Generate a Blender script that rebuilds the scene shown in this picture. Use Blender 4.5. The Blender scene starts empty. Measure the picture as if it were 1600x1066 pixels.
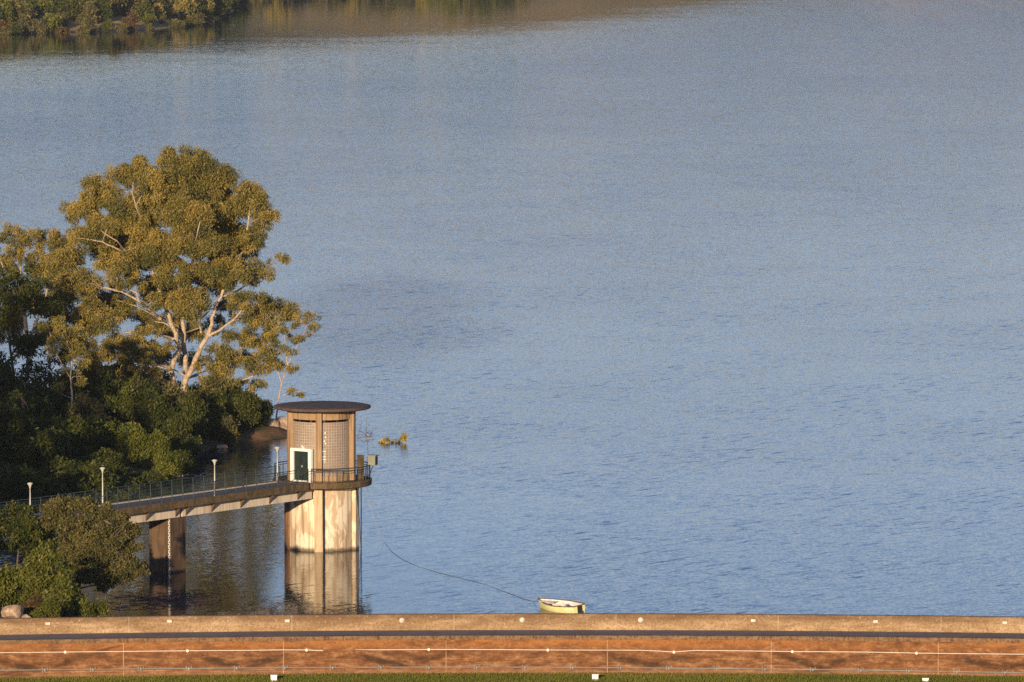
import bpy, math, random
import numpy as np
from mathutils import Vector, Matrix

SC = bpy.context.scene
COL = SC.collection
R = math.radians

# ------------------------------------------------------------------ camera model
LENS, F = 220.0, 220.0 / 36.0 * 1600.0
H, PITCH = 51.0, 0.0819
CP, SP = math.cos(PITCH), math.sin(PITCH)

def ray(px, py):
    x, u = (px - 800.0) / F, (533.0 - py) / F
    return x, CP + u * SP, -SP + u * CP

def at(px, py, z=0.0):
    dx, dy, dz = ray(px, py)
    t = (z - H) / dz
    return Vector((dx * t, dy * t, z))

def atY(px, py, Y):
    dx, dy, dz = ray(px, py)
    t = Y / dy
    return Vector((dx * t, Y, H + dz * t))

cam_data = bpy.data.cameras.new('camera')
cam_data.lens, cam_data.sensor_width = LENS, 36.0
cam_data.clip_start, cam_data.clip_end = 5.0, 30000.0
cam = bpy.data.objects.new('camera', cam_data)
cam.location = (0, 0, H)
cam.rotation_euler = (math.pi / 2 - PITCH, 0, 0)
COL.objects.link(cam)
SC.camera = cam

# ------------------------------------------------------------------ light
SUN_AZ, SUN_EL = R(14.0), R(10.0)          # azimuth measured to the left of straight behind the camera
world = bpy.data.worlds.new('World')
SC.world = world
world.use_nodes = True
nt = world.node_tree
sky = nt.nodes.new('ShaderNodeTexSky')
sky.sky_type = 'NISHITA'
sky.sun_disc = False
sky.sun_elevation = SUN_EL
sky.sun_rotation = math.pi + SUN_AZ
sky.altitude = 100
sky.air_density = 1.0
sky.dust_density = 0.3
sky.ozone_density = 4.0
tint = nt.nodes.new('ShaderNodeMix'); tint.data_type = 'RGBA'; tint.blend_type = 'MULTIPLY'
tint.inputs[0].default_value = 1.0; tint.inputs[7].default_value = (1.34, 0.97, 1.0, 1)   # sky tinted redder overall, for the hue reflected in the water
nt.links.new(sky.outputs[0], tint.inputs[6]); nt.links.new(tint.outputs[2], nt.nodes['Background'].inputs[0])
nt.nodes['Background'].inputs[1].default_value = 0.13

sun_d = bpy.data.lights.new('sun', 'SUN')
sun_d.energy, sun_d.angle, sun_d.color = 5.0, R(0.5), (1.0, 0.77, 0.50)
sun = bpy.data.objects.new('sun', sun_d)
trav = Vector((math.sin(SUN_AZ) * math.cos(SUN_EL), math.cos(SUN_AZ) * math.cos(SUN_EL), -math.sin(SUN_EL)))
sun.rotation_euler = trav.to_track_quat('-Z', 'Y').to_euler()
sun.location = (-80, -100, 150)
COL.objects.link(sun)

SC.view_settings.view_transform = 'Standard'
SC.view_settings.look = 'None'
SC.view_settings.exposure = 0.35
SC.view_settings.gamma = 1.0

# ------------------------------------------------------------------ helpers
def tag(o, label=None, cat=None, group=None, kind=None):
    if label: o['label'] = label
    if cat: o['category'] = cat
    if group: o['group'] = group
    if kind: o['kind'] = kind
    return o

def empty(name, loc=(0, 0, 0), rz=0.0):
    o = bpy.data.objects.new(name, None)
    o.empty_display_size = 0.5
    o.location, o.rotation_euler = loc, (0, 0, rz)
    COL.objects.link(o)
    return o

def link(name, me, parent=None):
    o = bpy.data.objects.new(name, me)
    COL.objects.link(o)
    if parent is not None: o.parent = parent
    return o

def copy_tree(o, parent=None):
    c = o.copy()
    COL.objects.link(c)
    c.parent = parent
    for ch in list(o.children): copy_tree(ch, c)
    return c

class MB:
    def __init__(s): s.v, s.f, s.m, s.uv = [], [], [], {}
    def add(s, vs, fs, mi=0):
        b = len(s.v)
        s.v += [tuple(v) for v in vs]
        for f in fs:
            s.f.append(tuple(b + i for i in f)); s.m.append(mi)
    def box(s, c, size, rz=0.0, mi=0, axes=None):
        hx, hy, hz = size[0] / 2, size[1] / 2, size[2] / 2
        if axes is None:
            ax, ay, az = Vector((math.cos(rz), math.sin(rz), 0)), Vector((-math.sin(rz), math.cos(rz), 0)), Vector((0, 0, 1))
        else: ax, ay, az = axes
        c = Vector(c)
        vs = [c + ax * (i * hx) + ay * (j * hy) + az * (k * hz) for k in (-1, 1) for j in (-1, 1) for i in (-1, 1)]
        s.add(vs, [(0, 2, 3, 1), (4, 5, 7, 6), (0, 1, 5, 4), (2, 6, 7, 3), (0, 4, 6, 2), (1, 3, 7, 5)], mi)
    def tube(s, pts, rad, n=8, mi=0, cap=True):
        pts = [Vector(p) for p in pts]
        if not hasattr(rad, '__len__'): rad = [rad] * len(pts)
        rings = []
        ref = Vector((0.13, 0.97, 0.2)).normalized()
        for i, p in enumerate(pts):
            a = pts[max(0, i - 1)]; b = pts[min(len(pts) - 1, i + 1)]
            t = (b - a).normalized()
            u = t.cross(ref)
            if u.length < 0.1: u = t.cross(Vector((1, 0, 0)))
            u.normalize(); w = t.cross(u)
            rings.append([p + (u * math.cos(2 * math.pi * k / n) + w * math.sin(2 * math.pi * k / n)) * rad[i] for k in range(n)])
        vs = [v for r in rings for v in r]
        fs = []
        for i in range(len(pts) - 1):
            for k in range(n):
                k2 = (k + 1) % n
                fs.append((i * n + k, i * n + k2, (i + 1) * n + k2, (i + 1) * n + k))
        if cap:
            fs.append(tuple(range(n))); fs.append(tuple(reversed(range((len(pts) - 1) * n, len(pts) * n))))
        s.add(vs, fs, mi)
    def lathe(s, prof, n=64, mi=0, c=(0, 0, 0), close=False):
        vs = []
        for (r, z) in prof:
            for k in range(n):
                a = 2 * math.pi * k / n
                vs.append((c[0] + r * math.cos(a), c[1] + r * math.sin(a), c[2] + z))
        fs = []
        m = len(prof)
        for i in range(m if close else m - 1):
            j = (i + 1) % m
            for k in range(n):
                k2 = (k + 1) % n
                fs.append((i * n + k, i * n + k2, j * n + k2, j * n + k))
        s.add(vs, fs, mi)
    def build(s, name, mats, parent=None, smooth=False):
        me = bpy.data.meshes.new(name)
        me.from_pydata(s.v, [], s.f)
        for m in (mats if isinstance(mats, (list, tuple)) else [mats]): me.materials.append(m)
        me.polygons.foreach_set('material_index', s.m)
        if smooth: me.polygons.foreach_set('use_smooth', [True] * len(s.f))
        me.update()
        return link(name, me, parent)

def bevel(o, w=0.02, seg=2):
    m = o.modifiers.new('bevel', 'BEVEL')
    m.width, m.segments, m.limit_method, m.angle_limit = w, seg, 'ANGLE', R(35)
    return o

# ------------------------------------------------------------------ material helpers
class NT:
    def __init__(s, name):
        s.mat = bpy.data.materials.new(name); s.mat.use_nodes = True
        s.t = s.mat.node_tree; s.t.nodes.clear()
        s.out = s.n('ShaderNodeOutputMaterial')
    def n(s, typ, **kw):
        x = s.t.nodes.new(typ)
        for k, v in kw.items(): setattr(x, k, v)
        return x
    def set(s, sock, val):
        if isinstance(val, bpy.types.NodeSocket): s.t.links.new(val, sock)
        elif val is not None:
            if hasattr(val, '__len__') and len(val) == 3 and sock.type == 'RGBA': val = tuple(val) + (1,)
            sock.default_value = val
    def pos(s): return s.n('ShaderNodeNewGeometry').outputs['Position']
    def obj(s): return s.n('ShaderNodeTexCoord').outputs['Object']
    def mapping(s, v, scale=(1, 1, 1), rot=(0, 0, 0), loc=(0, 0, 0)):
        m = s.n('ShaderNodeMapping'); s.set(m.inputs[0], v)
        m.inputs['Location'].default_value, m.inputs['Rotation'].default_value, m.inputs['Scale'].default_value = loc, rot, scale
        return m.outputs[0]
    def noise(s, v, scale=1.0, detail=4.0, rough=0.55, dist=0.0, col=False):
        x = s.n('ShaderNodeTexNoise'); s.set(x.inputs['Vector'], v)
        x.inputs['Scale'].default_value, x.inputs['Detail'].default_value = scale, detail
        x.inputs['Roughness'].default_value, x.inputs['Distortion'].default_value = rough, dist
        return x.outputs['Color' if col else 'Fac']
    def ramp(s, f, stops):
        x = s.n('ShaderNodeValToRGB'); s.set(x.inputs[0], f)
        e = x.color_ramp.elements
        while len(e) < len(stops): e.new(0.5)
        for el, (p, c) in zip(e, stops):
            el.position = p; el.color = (c, c, c, 1) if not hasattr(c, '__len__') else tuple(c) + (1,)
        return x.outputs[0]
    def mix(s, f, a, b, mode='MIX'):
        x = s.n('ShaderNodeMix', data_type='RGBA', blend_type=mode)
        s.set(x.inputs[0], f); s.set(x.inputs[6], a); s.set(x.inputs[7], b)
        return x.outputs[2]
    def math(s, op, a, b=None, c=None):
        x = s.n('ShaderNodeMath', operation=op)
        s.set(x.inputs[0], a)
        if b is not None: s.set(x.inputs[1], b)
        if c is not None: s.set(x.inputs[2], c)
        return x.outputs[0]
    def vmath(s, op, a, b=None):
        x = s.n('ShaderNodeVectorMath', operation=op)
        s.set(x.inputs[0], a)
        if b is not None: s.set(x.inputs['Scale' if op == 'SCALE' else 1], b)
        return x.outputs[0]
    def sep(s, v):
        x = s.n('ShaderNodeSeparateXYZ'); s.set(x.inputs[0], v); return x.outputs
    def comb(s, a=0.0, b=0.0, c=0.0):
        x = s.n('ShaderNodeCombineXYZ')
        for k, q in enumerate((a, b, c)): s.set(x.inputs[k], q)
        return x.outputs[0]
    def rng(s, v, a, b, c=0.0, d=1.0, smooth=False):
        x = s.n('ShaderNodeMapRange'); s.set(x.inputs[0], v)
        if smooth: x.interpolation_type = 'SMOOTHSTEP'
        for k, q in zip((1, 2, 3, 4), (a, b, c, d)): x.inputs[k].default_value = q
        return x.outputs[0]
    def bump(s, h, strength=0.3, dist=0.05):
        x = s.n('ShaderNodeBump'); s.set(x.inputs['Height'], h)
        x.inputs['Strength'].default_value, x.inputs['Distance'].default_value = strength, dist
        return x.outputs[0]
    def surf(s, col, rough=0.8, normal=None, metal=0.0, spec=0.5):
        p = s.n('ShaderNodeBsdfPrincipled')
        s.set(p.inputs['Base Color'], col); s.set(p.inputs['Roughness'], rough)
        s.set(p.inputs['Metallic'], metal); s.set(p.inputs['Specular IOR Level'], spec)
        if normal is not None: s.set(p.inputs['Normal'], normal)
        s.t.links.new(p.outputs[0], s.out.inputs[0])
        return s.mat

def simple(name, col, rough=0.6, var=0.25, scale=3.0, metal=0.0, spec=0.4):
    n = NT(name)
    f = n.noise(n.obj(), scale, 5, 0.6)
    dark = tuple(c * (1 - var) for c in col); lite = tuple(min(1, c * (1 + var)) for c in col)
    return n.surf(n.ramp(f, [(0.3, dark), (0.7, lite)]), rough, n.bump(f, 0.1, 0.02), metal, spec)

def concrete(name, base, stain, dark, vscale=1.0, amount=0.5, speck=0.3, streak=0.12, wet=False):
    n = NT(name)
    p = n.pos()
    big = n.noise(n.mapping(p, (1.0, 1.0, streak * 3)), 0.75 * vscale, 5, 0.62, 0.6)
    st = n.noise(n.mapping(p, (3.2, 3.2, streak)), 1.0 * vscale, 4, 0.6)
    fine = n.noise(p, 14, 4, 0.7)
    c = n.mix(n.ramp(big, [(0.47, 0), (0.54, amount)]), base, stain)
    c = n.mix(n.ramp(st, [(0.53, 0), (0.62, amount * 0.8)]), c, dark)
    c = n.mix(n.math('MULTIPLY', n.ramp(fine, [(0.52, 0), (0.72, 1)]), speck), c, dark)
    if wet:
        zz = n.math('ADD', n.sep(p)[2], n.math('MULTIPLY', n.math('SUBTRACT', big, 0.5), 0.5))
        c = n.mix(n.rng(zz, 0.06, 0.34, 0.85, 0.0, True), c, (0.075, 0.06, 0.03))
    return n.surf(c, 0.9, n.bump(fine, 0.35, 0.02), 0, 0.2)

M = {}
M['shaft'] = concrete('stained_concrete', (0.74, 0.63, 0.47), (0.44, 0.31, 0.19), (0.20, 0.13, 0.075), 1.8, 0.75, 0.2, wet=True)
M['buttress'] = concrete('buttress_concrete', (0.56, 0.43, 0.28), (0.42, 0.30, 0.18), (0.22, 0.14, 0.08), 1.6, 0.6, 0.16)
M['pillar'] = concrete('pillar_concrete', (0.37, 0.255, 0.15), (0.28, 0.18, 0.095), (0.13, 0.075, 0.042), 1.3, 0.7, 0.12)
M['russet'] = concrete('russet_concrete', (0.16, 0.085, 0.045), (0.24, 0.13, 0.07), (0.07, 0.04, 0.025), 2.0, 0.7, 0.25)  # darker reddish brown tone, used on the left buttress alone
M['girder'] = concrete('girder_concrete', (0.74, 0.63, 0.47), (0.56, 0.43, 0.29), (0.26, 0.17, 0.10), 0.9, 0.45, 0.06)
M['slabedge'] = concrete('weathered_slab', (0.15, 0.10, 0.055), (0.085, 0.065, 0.026), (0.04, 0.032, 0.024), 2.4, 0.8, 0.6, 0.4)
M['deck'] = concrete('deck_paving', (0.13, 0.12, 0.12), (0.17, 0.15, 0.14), (0.08, 0.07, 0.065), 1.0, 0.5, 0.2, 1.0)
M['kerbwhite'] = simple('pale_kerb', (0.5, 0.46, 0.4), 0.8)
M['pier'] = concrete('pier_concrete', (0.13, 0.085, 0.052), (0.085, 0.052, 0.033), (0.035, 0.022, 0.015), 1.6, 0.8, 0.3)  # base darkened to carry the tree shade that falls on the pier
M['roof'] = concrete('roof_gravel', (0.085, 0.06, 0.05), (0.12, 0.085, 0.07), (0.035, 0.027, 0.025), 1.4, 0.7, 0.7, 1.0)
M['rail'] = simple('green_grey_paint', (0.035, 0.05, 0.047), 0.5)
M['white'] = simple('white_paint', (0.78, 0.76, 0.70), 0.55, 0.06)
M['door'] = simple('dark_green_door', (0.018, 0.028, 0.024), 0.4)
M['dark'] = simple('dark_iron', (0.03, 0.028, 0.026), 0.6)
M['boxgrey'] = simple('grey_green_box', (0.20, 0.21, 0.16), 0.6, 0.12)
M['lampwhite'] = simple('lamp_pole_paint', (0.55, 0.55, 0.50), 0.5, 0.12)
M['lampglass'] = simple('lamp_glass', (0.50, 0.50, 0.36), 0.3, 0.1)
M['hull'] = simple('cream_yellow_hull', (0.76, 0.70, 0.33), 0.4, 0.10, 2.0)
M['boatwhite'] = simple('boat_white', (0.74, 0.68, 0.60), 0.5, 0.12, 4.0)
M['gunwale'] = simple('worn_brown_rubber', (0.13, 0.10, 0.06), 0.6)
M['boatdark'] = simple('boat_dark_wood', (0.10, 0.06, 0.035), 0.7)
M['ropedark'] = simple('dark_rope', (0.075, 0.075, 0.075), 0.9)
M['ropewhite'] = simple('pale_rope', (0.55, 0.55, 0.52), 0.8)
M['cable'] = simple('white_cable', (0.72, 0.64, 0.56), 0.6, 0.1)
M['pipe'] = simple('grey_pipe', (0.21, 0.20, 0.19), 0.5, 0.3, 1.0)
M['lightcover'] = simple('weathered_light_cover', (0.60, 0.55, 0.47), 0.6, 0.3, 6.0)
M['post'] = simple('white_post', (0.80, 0.79, 0.76), 0.5, 0.05)

def glassblock():
    n = NT('glass_blocks')
    uv = n.n('ShaderNodeUVMap').outputs[0]
    b = n.n('ShaderNodeTexBrick'); n.set(b.inputs['Vector'], uv)
    b.offset = 0.0
    b.inputs['Color1'].default_value = (0.19, 0.160, 0.135, 1)
    b.inputs['Color2'].default_value = (0.27, 0.225, 0.19, 1)
    b.inputs['Mortar'].default_value = (0.41, 0.335, 0.265, 1)
    b.inputs['Scale'].default_value = 1.0
    b.inputs['Mortar Size'].default_value = 0.028
    b.inputs['Mortar Smooth'].default_value = 0.2
    b.inputs['Brick Width'].default_value = 0.2
    b.inputs['Row Height'].default_value = 0.2
    big = n.noise(n.pos(), 0.9, 4, 0.6)
    c = n.mix(n.ramp(big, [(0.4, 0.0), (0.65, 0.55)]), b.outputs['Color'], (0.30, 0.22, 0.15))
    r = n.ramp(b.outputs['Fac'], [(0, 0.3), (1, 0.85)])
    return n.surf(c, r, n.bump(b.outputs['Fac'], 0.6, 0.03), 0, 0.5)
M['blocks'] = glassblock()

def leafmat(name, a, b, c, trans=0.25):
    n = NT(name)
    t = n.n('ShaderNodeAttribute', attribute_name='tint').outputs['Fac']
    col = n.ramp(t, [(0.0, a), (0.5, b), (1.0, c)])
    d = n.n('ShaderNodeBsdfDiffuse'); n.set(d.inputs[0], col)
    tr = n.n('ShaderNodeBsdfTranslucent'); n.set(tr.inputs[0], col)
    m = n.n('ShaderNodeMixShader'); m.inputs[0].default_value = trans
    n.t.links.new(d.outputs[0], m.inputs[1]); n.t.links.new(tr.outputs[0], m.inputs[2])
    g = n.n('ShaderNodeBsdfGlossy'); g.inputs['Roughness'].default_value = 0.45
    g.inputs['Color'].default_value = (0.8, 0.8, 0.8, 1)
    m2 = n.n('ShaderNodeMixShader'); m2.inputs[0].default_value = 0.012
    n.t.links.new(m.outputs[0], m2.inputs[1]); n.t.links.new(g.outputs[0], m2.inputs[2])
    n.t.links.new(m2.outputs[0], n.out.inputs[0])
    return n.mat
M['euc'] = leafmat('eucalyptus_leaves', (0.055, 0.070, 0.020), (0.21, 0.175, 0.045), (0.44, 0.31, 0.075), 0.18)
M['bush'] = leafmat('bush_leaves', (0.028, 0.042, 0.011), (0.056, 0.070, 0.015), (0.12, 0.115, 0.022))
M['lime'] = leafmat('yellow_green_leaves', (0.055, 0.075, 0.012), (0.115, 0.125, 0.017), (0.19, 0.18, 0.028))
M['olive'] = leafmat('grey_olive_leaves', (0.06, 0.06, 0.022), (0.115, 0.105, 0.035), (0.20, 0.165, 0.055))
M['redbush'] = leafmat('rusty_leaves', (0.06, 0.045, 0.015), (0.11, 0.068, 0.025), (0.16, 0.10, 0.035))
M['yellow'] = leafmat('yellow_leaves', (0.22, 0.17, 0.02), (0.38, 0.28, 0.03), (0.55, 0.42, 0.05))
M['bark'] = concrete('pale_bark', (0.50, 0.40, 0.30), (0.34, 0.24, 0.16), (0.15, 0.10, 0.065), 2.2, 0.7, 0.2, 0.5)
M['darkbark'] = concrete('dark_bark', (0.10, 0.075, 0.055), (0.15, 0.11, 0.08), (0.04, 0.03, 0.022), 2.2, 0.7, 0.3, 0.5)
M['rock'] = concrete('pale_rock', (0.48, 0.37, 0.26), (0.34, 0.20, 0.12), (0.14, 0.09, 0.06), 1.0, 0.7, 0.35, 1.0)

# ------------------------------------------------------------------ foliage
def leaf_mesh(name, cen, rad, nper, L, W, mat, rng, droop=0.5, flat=0.75, shell=0.35):
    """leaf-shaped quads scattered through ellipsoidal sprays"""
    cen, rad = np.asarray(cen, float), np.asarray(rad, float)
    n = np.maximum(3, (nper * (rad / np.mean(rad)) ** 2).astype(int))
    idx = np.repeat(np.arange(len(cen)), n); N = len(idx)
    d = rng.normal(size=(N, 3)); d /= np.linalg.norm(d, axis=1)[:, None]
    r = (shell + (1 - shell) * rng.random(N) ** 0.7) * (0.8 + 0.35 * rng.random(N)) * (1 + 0.55 * (rng.random(N) > 0.86) * rng.random(N))
    p = cen[idx] + d * (r * rad[idx])[:, None] * np.array([1, 1, flat])
    a = rng.normal(size=(N, 3)); a[:, 2] -= droop * 2.0
    a /= np.linalg.norm(a, axis=1)[:, None]
    q = rng.normal(size=(N, 3)); b = np.cross(a, q); b /= np.linalg.norm(b, axis=1)[:, None]
    l = (L * (0.6 + 0.8 * rng.random(N)))[:, None]; w = (W * (0.6 + 0.8 * rng.random(N)))[:, None]
    v = np.stack([p, p + a * l * 0.45 + b * w * 0.5, p + a * l, p + a * l * 0.45 - b * w * 0.5], 1).reshape(-1, 3)
    ct = rng.random(len(cen))
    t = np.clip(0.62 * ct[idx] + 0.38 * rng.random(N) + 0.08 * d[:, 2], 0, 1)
    me = bpy.data.meshes.new(name)
    me.vertices.add(N * 4); me.vertices.foreach_set('co', v.astype(np.float32).ravel())
    me.loops.add(N * 4); me.loops.foreach_set('vertex_index', np.arange(N * 4, dtype=np.int32))
    me.polygons.add(N); me.polygons.foreach_set('loop_start', np.arange(0, N * 4, 4, dtype=np.int32))
    me.update(calc_edges=True)
    at_ = me.attributes.new('tint', 'FLOAT', 'POINT')
    at_.data.foreach_set('value', np.repeat(t, 4).astype(np.float32))
    me.materials.append(mat)
    return me

def wiggle(a, b, n, amp, rnd):
    a, b = Vector(a), Vector(b)
    return [a.lerp(b, i / n) + (Vector((rnd.uniform(-1, 1), rnd.uniform(-1, 1), rnd.uniform(-1, 1))) * amp if 0 < i < n else Vector()) for i in range(n + 1)]

def px_tree(name, label, cat, Y, base, limbs, lobes, mat, bark, seed, nsub=6, nper=150, L=0.42, W=0.13,
            sub=0.5, depth=0.8, kmin=4, flat=0.8, group=None, droop=0.5, twig=0.05, extra_thr=None):
    """a tree whose limbs and crown lobes are read off as (column, row, metres nearer or farther)"""
    rnd, rng = random.Random(seed), np.random.default_rng(seed)
    base = Vector(base)
    root = empty(name, base)
    tag(root, label, cat, group)
    s = F / Y
    tr = MB()
    nodes = []
    for (pts, r0, r1) in limbs:
        P = [atY(x, y, Y + d) - base for (x, y, d) in pts]; r0 *= 0.6; r1 *= 0.65
        Q = []
        for i in range(len(P) - 1):
            for k in range(3):
                q = P[i].lerp(P[i + 1], k / 3)
                if k: q += Vector((rnd.uniform(-1, 1), rnd.uniform(-1, 1), rnd.uniform(-1, 1))) * r0 * 0.35
                Q.append(q)
        Q.append(P[-1])
        rad = [r0 + (r1 - r0) * i / (len(Q) - 1) for i in range(len(Q))]
        tr.tube(Q, rad, 7)
        nodes += [(q, r) for q, r in zip(Q, rad)]
    cen, rad = [], []
    for lb in lobes:
        x, y, rx, ry = lb[:4]
        dY = lb[4] if len(lb) > 4 else rnd.uniform(-3.5, 2.5)
        c = atY(x, y, Y + dY) - base
        rx, ry = rx / s, ry / s
        k = max(kmin, int(2.4 * nsub * (rx * ry) / 3.0))
        for i in range(k):
            d = Vector((rnd.gauss(0, 1), rnd.gauss(0, 1), rnd.gauss(0, 1))).normalized() * rnd.random() ** 0.4
            q = c + Vector((d.x * rx * 0.95, d.y * rx * depth, d.z * ry * 1.0))
            cen.append(q); rad.append(min(rx, ry) * sub * rnd.choice((0.4, 0.55, 0.7, 0.85, 1.05)) + 0.15)
        # twig out to this lobe
        nb = min(nodes, key=lambda n: (n[0] - c).length + (2.0 if n[0].z > c.z else 0))
        m = nb[0].lerp(c, 0.5) + Vector((0, 0, rnd.uniform(0.0, 0.5)))
        r0 = min(nb[1] * 0.6, twig * 2.0)
        tr.tube([nb[0], m, c], [r0, r0 * 0.6, r0 * 0.25], 5)
        for i in range(3):
            q = rnd.choice(cen[-k:])
            tr.tube([m.lerp(c, 0.4), q.lerp(c, 0.4) + Vector((0, 0, .15)), q], [r0 * 0.4, r0 * 0.3, r0 * 0.12], 4)
    tr.build('trunk', bark, root, True)
    me = leaf_mesh('crown', cen, rad, nper, L, W, mat, rng, droop, flat)
    link('crown', me, root)
    return root

# generic bush meshes (unit: metres, about 1 m radius) used for many plants
def bush_meshes(seed, mat, n_sprays=34, nper=70, L=0.2, W=0.11, tall=1.0, rspray=0.33):
    rnd, rng = random.Random(seed), np.random.default_rng(seed)
    cen, rad = [], []
    lob = [(Vector((rnd.uniform(-.45, .45), rnd.uniform(-.45, .45), rnd.uniform(0.35, 1.0) * tall)), rnd.uniform(.35, .6)) for _ in range(6)]
    lob.append((Vector((0, 0, .5 * tall)), .7))
    for i in range(n_sprays):
        c, r = rnd.choice(lob)
        d = Vector((rnd.gauss(0, 1), rnd.gauss(0, 1), rnd.gauss(0, 1))).normalized()
        p = c + d * r * rnd.uniform(.6, 1.0)
        p.z = max(p.z, 0.08)
        cen.append(p); rad.append(rspray * rnd.uniform(.55, 1.2))
    crown = leaf_mesh('crown', cen, rad, nper, L, W, mat, rng, 0.15, 0.8)
    t = MB()
    for i in range(6):
        c, r = lob[i]
        p0 = Vector((rnd.uniform(-.06, .06), rnd.uniform(-.06, .06), -0.35))
        m = p0.lerp(c, .5) + Vector((rnd.uniform(-.1, .1), rnd.uniform(-.1, .1), -.05))
        t.tube([p0, m, c], [.06, .04, .02], 5)
        for k in range(3):
            q = c + Vector((rnd.uniform(-1, 1), rnd.uniform(-1, 1), rnd.uniform(-.2, 1))) * r * .8
            t.tube([m.lerp(c, .6), q], [.022, .008], 4)
    o = t.build('stems', M['darkbark'], None, True)
    stems = o.data; bpy.data.objects.remove(o)
    return crown, stems

BUSH = {}
M['fresh'] = leafmat('fresh_green_leaves', (0.045, 0.06, 0.011), (0.10, 0.108, 0.018), (0.18, 0.17, 0.03))
for kind, mat in (('fresh', M['fresh']), ('bush', M['bush']), ('lime', M['lime']), ('olive', M['olive']), ('euc', M['euc']), ('redbush', M['redbush'])):
    BUSH[kind] = [bush_meshes(100 + 7 * i + len(kind), mat, 60, 130, 0.13, 0.06, 1.0 + 0.3 * (i % 2)) for i in range(3)]
FAR = {}
for kind, mat in (('bush', M['bush']), ('olive', M['olive']), ('lime', M['lime']), ('yellowish', M['euc']), ('redbush', M['redbush'])):
    FAR[kind] = [bush_meshes(300 + 11 * i + len(kind), mat, 40, 42, 0.20, 0.12, 1.0 + 0.35 * (i % 2))[0] for i in range(4)]

def bush(px, py, w, h, Y, kind, label, i=0, name='bush', group=None, cat='bush', rot=None):
    """a bush whose foot stands at column px / row py at distance Y, w x h metres"""
    p = atY(px, py, Y) if (py < 700 or py > 880) else at(px, py - 3, 0.9)
    p.z = max(0.0, float(bank_h(np.array([[p.x]]), np.array([[p.y]]))[0, 0])) - 0.1
    root = empty(name, p, rot if rot is not None else (i * 1.7 + px * 0.37) % 6.28)
    crown, stems = BUSH[kind][i % 3]
    root.scale = (w / 2.0, w / 2.0, h / 1.55)
    tag(root, label, cat, group)
    link('crown', crown, root); link('stems', stems, root)
    return root

# ------------------------------------------------------------------ terrain
def poly_dist(px, py, poly):
    """signed distance (positive inside) of grid points to a polygon"""
    P = np.array(poly, float); n = len(P)
    d = np.full(px.shape, 1e9); ins = np.zeros(px.shape, bool)
    for i in range(n):
        a, b = P[i], P[(i + 1) % n]
        e = b - a; wx, wy = px - a[0], py - a[1]
        t = np.clip((wx * e[0] + wy * e[1]) / (e @ e + 1e-9), 0, 1)
        d = np.minimum(d, np.hypot(wx - t * e[0], wy - t * e[1]))
        c = ((a[1] > py) != (b[1] > py)) & (px < (b[0] - a[0]) * (py - a[1]) / (b[1] - a[1] + 1e-12) + a[0])
        ins ^= c
    return np.where(ins, d, -d)

def vnoise(x, y, seed):
    rg = np.random.default_rng(seed); out = np.zeros_like(x)
    for k in range(14):
        a = rg.uniform(0, 6.28); f = rg.uniform(0.4, 2.4)
        out += np.sin((x * math.cos(a) + y * math.sin(a)) * f + rg.uniform(0, 6.28)) / (0.6 + f)
    return out / 6

def grid_terrain(name, x0, x1, y0, y1, nx, ny, hfun, mat):
    xs, ys = np.linspace(x0, x1, nx), np.linspace(y0, y1, ny)
    X, Y = np.meshgrid(xs, ys)
    Z = hfun(X, Y)
    v = np.stack([X, Y, Z], 2).reshape(-1, 3)
    i = np.arange(nx * ny).reshape(ny, nx)
    f = np.stack([i[:-1, :-1], i[:-1, 1:], i[1:, 1:], i[1:, :-1]], 2).reshape(-1, 4)
    me = bpy.data.meshes.new(name)
    me.from_pydata(v.tolist(), [], f.tolist())
    me.polygons.foreach_set('use_smooth', [True] * len(f))
    me.materials.append(mat); me.update()
    o = link(name, me); tag(o, kind='structure')
    return o

def soil_mat(name, soil, dark, green, gs=0.35):
    n = NT(name); p = n.pos()
    a = n.noise(p, gs, 6, 0.65); b = n.noise(p, gs * 6, 5, 0.7)
    c = n.mix(n.ramp(a, [(0.4, 0), (0.6, 1)]), soil, green)
    c = n.mix(n.ramp(b, [(0.45, 0), (0.7, 0.8)]), c, dark)
    return n.surf(c, 0.95, n.bump(b, 0.6, 0.15), 0, 0.1)

# dam curve
DAM_R, DAM_X0, DAM_Y0 = 240.0, 2.9, 365.0
def dam_y(x, off=0.0):        # upstream edge of the crest at x, moved off metres upstream
    return DAM_Y0 + off - (x - DAM_X0) ** 2 / (2 * DAM_R)

bank_poly = [tuple(at(x, y)[:2]) for (x, y) in
             [(458, 682), (440, 686), (400, 689), (350, 698), (312, 708), (280, 724), (268, 742), (215, 765), (120, 782), (0, 806)]]
bank_poly += [(-44, 452), (-44, 430), (-38, 412), (-31, 402), (-25.5, 388), (-23.5, 372), (-23, 366), (-60, 352), (-220, 340), (-220, 660),
              (-120, 640), (-70, 590), (-40, 560), (-24, 540), (-18.5, 530)]
def bank_h(X, Y):
    d = poly_dist(X, Y, bank_poly)
    dd = np.maximum(d, 0)
    up = 0.9 * (1 - np.exp(-dd / 1.5)) + dd * 0.07
    near = np.clip((405 - Y) / 25, 0, 1)
    up = up + near * np.clip(dd, 0, 4) * 0.42
    up = np.minimum(up, 6 + 10 * np.clip((dd - 20) / 40, 0, 1))
    z = np.where(d > 0, up - 0.05, np.maximum(d * 0.35, -4))
    return z + vnoise(X * 0.5, Y * 0.5, 5) * 0.35 * np.clip(d + 0.8, 0, 1)
grid_terrain('left_bank_ground', -180, -10, 340, 640, 213, 376, lambda X, Y: np.where(Y < dam_y(X, -0.3), np.minimum(bank_h(X, Y), 1.0), bank_h(X, Y)),
             soil_mat('bank_soil', (0.20, 0.115, 0.06), (0.055, 0.038, 0.022), (0.07, 0.062, 0.026)))

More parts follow.
